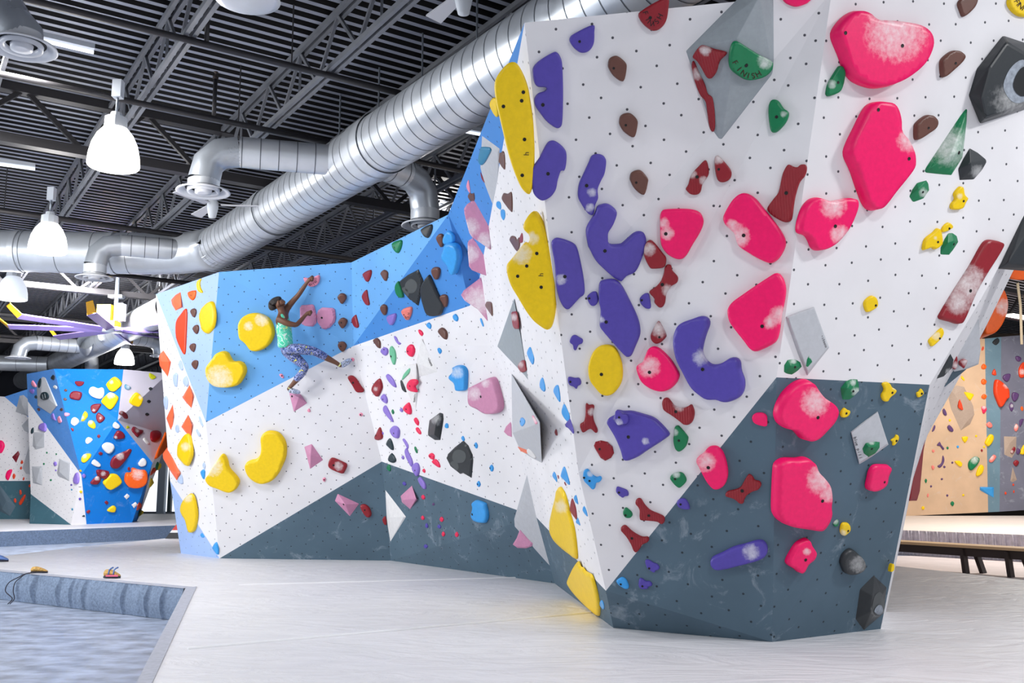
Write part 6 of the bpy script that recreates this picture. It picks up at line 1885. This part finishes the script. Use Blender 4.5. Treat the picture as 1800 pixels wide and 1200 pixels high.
M_leg = print_mat('blue_printed_leggings', [(0, (226, 224, 90)), (0.33, (44, 62, 120)), (0.45, (98, 112, 176)), (0.5, (196, 200, 232)), (0.54, (40, 74, 140)), (0.62, (60, 60, 70)), (0.68, (236, 240, 250))], 17)
M_tank = print_mat('mint_striped_tank', [(0, (90, 216, 176)), (0.50, (226, 246, 236)), (0.54, (60, 196, 156)), (0.63, (210, 240, 150))], 9)
M_shoe = print_mat('grey_violet_shoe', [(0, (170, 186, 216)), (0.5, (96, 100, 112)), (0.56, (206, 214, 236))], 18)
M_sock = plain('pale_yellow_sock', (222, 226, 150), 0.8)

T = {'pelvis': (501, 611, .29, (.092, .088)), 'waist': (501, 592, .30, (.098, .10)), 'chest': (498, 573, .32, (.115, .12)), 'upper': (497, 559, .32, (.085, .11))}
body = dict(T)
body.update({
 'neck': (495, 546, .31, .047), 'jaw': (492, 539, .31, .066), 'skull': (489, 532.5, .31, .092), 'crown': (487, 526, .31, .06),
 'face': (496, 532, .31, .058), 'brow': (497.5, 528.5, .31, .034), 'nose': (501.2, 531, .31, .014), 'mouth': (499, 535, .31, .03), 'chin': (498, 538.5, .31, .026),
 'ear': (489.5, 537.5, .405, .016),
 'nshoulder': (490, 561, .41, .055), 'nupper': (505, 568, .42, .046), 'nelbow': (521, 571.5, .37, .038), 'nfore': (529, 563, .27, .036), 'nwrist': (537, 553.5, .19, .026), 'npalm': (541, 550, .165, (.034, .026)), 'nknuck': (544.5, 549.4, .16, (.030, .02)),
 'fshoulder': (503, 543, .20, .055), 'fupper': (514, 530, .17, .044), 'felbow': (525, 518, .14, .036), 'ffore': (533, 506, .11, .034), 'fwrist': (540, 496, .09, .025), 'fpalm': (544, 491, .10, (.034, .026)), 'fknuck': (547, 489, .095, (.030, .02)),
 'nhip': (506, 613, .35, .068), 'nthigh': (528, 613, .37, .07), 'nknee': (552, 617, .36, .058), 'ncalf': (571, 627, .28, .054), 'nankle': (593, 638.5, .16, .032), 'nheel': (598, 643, .12, .032), 'ntoe': (615, 632.5, .06, .028),
 'fhip': (504, 616, .23, .066), 'fthigh': (521, 630, .26, .066), 'fknee': (538, 645, .30, .055), 'fcalf': (527, 661, .24, .052), 'fankle': (512, 678, .18, .031), 'fheel': (506, 684, .17, .032), 'ftoe': (526, 688.5, .15, .028)})
E = [('pelvis', 'waist'), ('waist', 'chest'), ('chest', 'upper'), ('upper', 'neck'), ('neck', 'jaw'), ('jaw', 'skull'), ('skull', 'crown'), ('skull', 'face'), ('face', 'brow'), ('face', 'nose'), ('face', 'mouth'), ('mouth', 'chin'), ('skull', 'ear'),
 ('upper', 'nshoulder'), ('nshoulder', 'nupper'), ('nupper', 'nelbow'), ('nelbow', 'nfore'), ('nfore', 'nwrist'), ('nwrist', 'npalm'), ('npalm', 'nknuck'),
 ('upper', 'fshoulder'), ('fshoulder', 'fupper'), ('fupper', 'felbow'), ('felbow', 'ffore'), ('ffore', 'fwrist'), ('fwrist', 'fpalm'), ('fpalm', 'fknuck'),
 ('pelvis', 'nhip'), ('nhip', 'nthigh'), ('nthigh', 'nknee'), ('nknee', 'ncalf'), ('ncalf', 'nankle'), ('nankle', 'nheel'), ('nheel', 'ntoe'),
 ('pelvis', 'fhip'), ('fhip', 'fthigh'), ('fthigh', 'fknee'), ('fknee', 'fcalf'), ('fcalf', 'fankle'), ('fankle', 'fheel'), ('fheel', 'ftoe')]
# fingers curl over the hold, the thumb leaves the side of the palm
HANDS = []
def fingers(pre, palm, tip, off0, off1, spread):
    px, py = palm; tx, ty = tip
    dx, dy = tx - px, ty - py
    L = math.hypot(dx, dy); ux, uy = dx / L, dy / L
    vx, vy = -uy, ux
    off = (off0 + off1) / 2
    W = .0082
    for i, ln in enumerate((0.88, 1.0, 0.95, 0.78)):
        q = (i - 1.5) * spread
        HANDS.append(({'a': (px + ux * L * .15 + vx * q * .8, py + uy * L * .15 + vy * q * .8, off0, .012), 'b': (px + ux * L * .55 + vx * q, py + uy * L * .55 + vy * q, off0 + .012, .011),
          'c': (px + ux * L * .9 * ln + vx * q * 1.1, py + uy * L * .9 * ln + vy * q * 1.1, off0 * .6 + off1 * .4 + .012, .010), 'd': (px + ux * L * 1.1 * ln + vx * q * 1.1, py + uy * L * 1.1 * ln + vy * q * 1.1, off1, .0085)}, [('a', 'b'), ('b', 'c'), ('c', 'd')]))
    HANDS.append(({'a': (px - ux * L * .1 + vx * spread, py - uy * L * .1 + vy * spread, off0, .014), 'b': (px + ux * L * .2 + vx * spread * 2.6, py + uy * L * .2 + vy * spread * 2.6, off0, .0125), 'c': (px + ux * L * .6 + vx * spread * 2.8, py + uy * L * .6 + vy * spread * 2.8, off1, .010)}, [('a', 'b'), ('b', 'c')]))
fingers('n', (541, 550), (548.5, 548.5), .165, .12, 1.7)
fingers('f', (544.5, 491), (551, 486.5), .10, .06, 1.7)
def merge(objs, name):
    mb = MB()
    for o in objs:
        mw = o.matrix_parent_inverse
        mb.add([v.co for v in o.data.vertices], [tuple(p.vertices) for p in o.data.polygons])
    m = objs[0].data.materials[0]
    for o in objs: bpy.data.objects.remove(o)
    return mb.build(name, m, person, True)
pieces = [skin('body', body, E, M_skin, person)]
for nd, ed_ in HANDS: pieces.append(skin('finger', nd, ed_, M_skin, person, 1))
merge(pieces, 'body')
skin('hair', {'a': (485, 529.5, .31, .098), 'b': (481, 534, .31, .092), 'c': (479.5, 540, .31, .078), 'd': (483, 545, .31, .05), 'e': (490, 524.5, .31, .062), 'f': (494.5, 525.5, .31, .034), 'g': (484, 536, .36, .06)},
     [('a', 'b'), ('b', 'c'), ('c', 'd'), ('a', 'e'), ('e', 'f'), ('a', 'g')], M_hair, person)
skin('tank_top', {'hem0': (502, 612, .30, (.118, .118)), 'hem': (501.5, 605, .30, (.122, .122)), 'waist': (501, 592, .30, (.108, .11)), 'chest': (498.5, 575, .32, (.128, .132)), 'upper': (497, 563, .32, (.104, .132)), 'top': (496, 556, .32, (.075, .10)), 'ns': (492.5, 550.5, .38, .028), 'fs': (500, 548.5, .25, .028)},
     [('hem0', 'hem'), ('hem', 'waist'), ('waist', 'chest'), ('chest', 'upper'), ('upper', 'top'), ('top', 'ns'), ('top', 'fs')], M_tank, person)
skin('leggings', {'pelvis': (502, 611.5, .29, (.118, .118)), 'band': (501.5, 605, .30, (.10, .10)), 'nhip': (508, 613, .35, .098), 'nthigh': (528, 613, .37, .09), 'nknee': (552, 617, .36, .066), 'ncalf': (566, 624, .30, .062), 'nhem': (577, 630, .25, .055),
 'fhip': (504, 617, .22, .098), 'fthigh': (521, 630, .26, .084), 'fknee': (538, 645, .30, .063), 'fcalf': (528, 659, .25, .06), 'fhem': (519, 668.5, .21, .05)},
 [('pelvis', 'band'), ('pelvis', 'nhip'), ('nhip', 'nthigh'), ('nthigh', 'nknee'), ('nknee', 'ncalf'), ('ncalf', 'nhem'), ('pelvis', 'fhip'), ('fhip', 'fthigh'), ('fthigh', 'fknee'), ('fknee', 'fcalf'), ('fcalf', 'fhem')], M_leg, person)
skin('climbing_shoe', {'heel': (597.5, 643.5, .12, (.042, .046)), 'mid': (606, 639, .09, (.046, .05)), 'ball': (612, 635, .07, (.042, .046)), 'toe': (618, 631, .05, .03)}, [('heel', 'mid'), ('mid', 'ball'), ('ball', 'toe')], M_shoe, person)
skin('climbing_shoe', {'heel': (506, 684.5, .17, (.042, .044)), 'mid': (515, 687, .165, (.046, .042)), 'ball': (522, 688.5, .16, (.044, .036)), 'toe': (528.5, 690, .15, .026)}, [('heel', 'mid'), ('mid', 'ball'), ('ball', 'toe')], M_shoe, person)
skin('sock', {'a': (594.5, 639.5, .15, .04), 'b': (598, 642, .13, .04)}, [('a', 'b')], M_sock, person)
skin('sock', {'a': (510.5, 680, .178, .037), 'b': (508.5, 683, .172, .04)}, [('a', 'b')], M_sock, person)
# ------------------------------------------------------------------ light
w = bpy.data.worlds.new('hall_ambient'); scene.world = w
w.use_nodes = True
bg = w.node_tree.nodes['Background']
bg.inputs[0].default_value = (0.86, 0.92, 1.0, 1)
bg.inputs[1].default_value = 0.55
def area(name, loc, aim, size, energy, color=(1, 1, 1), sy=None):
    ld = bpy.data.lights.new(name, 'AREA'); ld.energy = energy; ld.size = size; ld.color = color
    if sy: ld.shape = 'RECTANGLE'; ld.size_y = sy
    o = bpy.data.objects.new(name, ld)
    o.location = loc
    o.rotation_euler = (Vector(aim) - Vector(loc)).to_track_quat('-Z', 'Y').to_euler()
    C.objects.link(o)
    return o
area('window_light', (-15, 8.5, 3.8), (-3, 12.5, 2), 8, 1200, (0.93, 0.97, 1.0), 3.5)
area('hall_light', (-3.4, 3.0, 6.0), (-3.4, 3.2, 0), 0.7, 130)
area('hall_light', (2.4, 1.0, 6.0), (2.4, 1.2, 0), 0.7, 150)
area('hall_light', (6.5, 4.0, 6.0), (6.4, 4.2, 0), 0.7, 260)
area('hall_light', (-5.5, 9.5, 6.0), (-5.4, 9.7, 0), 0.7, 300)
area('hall_light', (11, 19, 6.0), (11, 21, 0), 1.2, 650, (1, 0.93, 0.84))
area('hall_light', (14, 25, 6.0), (14, 26, 0), 1.2, 300, (1, 0.93, 0.84))
area('hall_light', (-9.5, 19.5, 5.6), (-11.5, 26, 1.5), 1.4, 900)
scene.view_settings.view_transform = 'Standard'
scene.view_settings.look = 'None'
scene.view_settings.exposure = 0.0
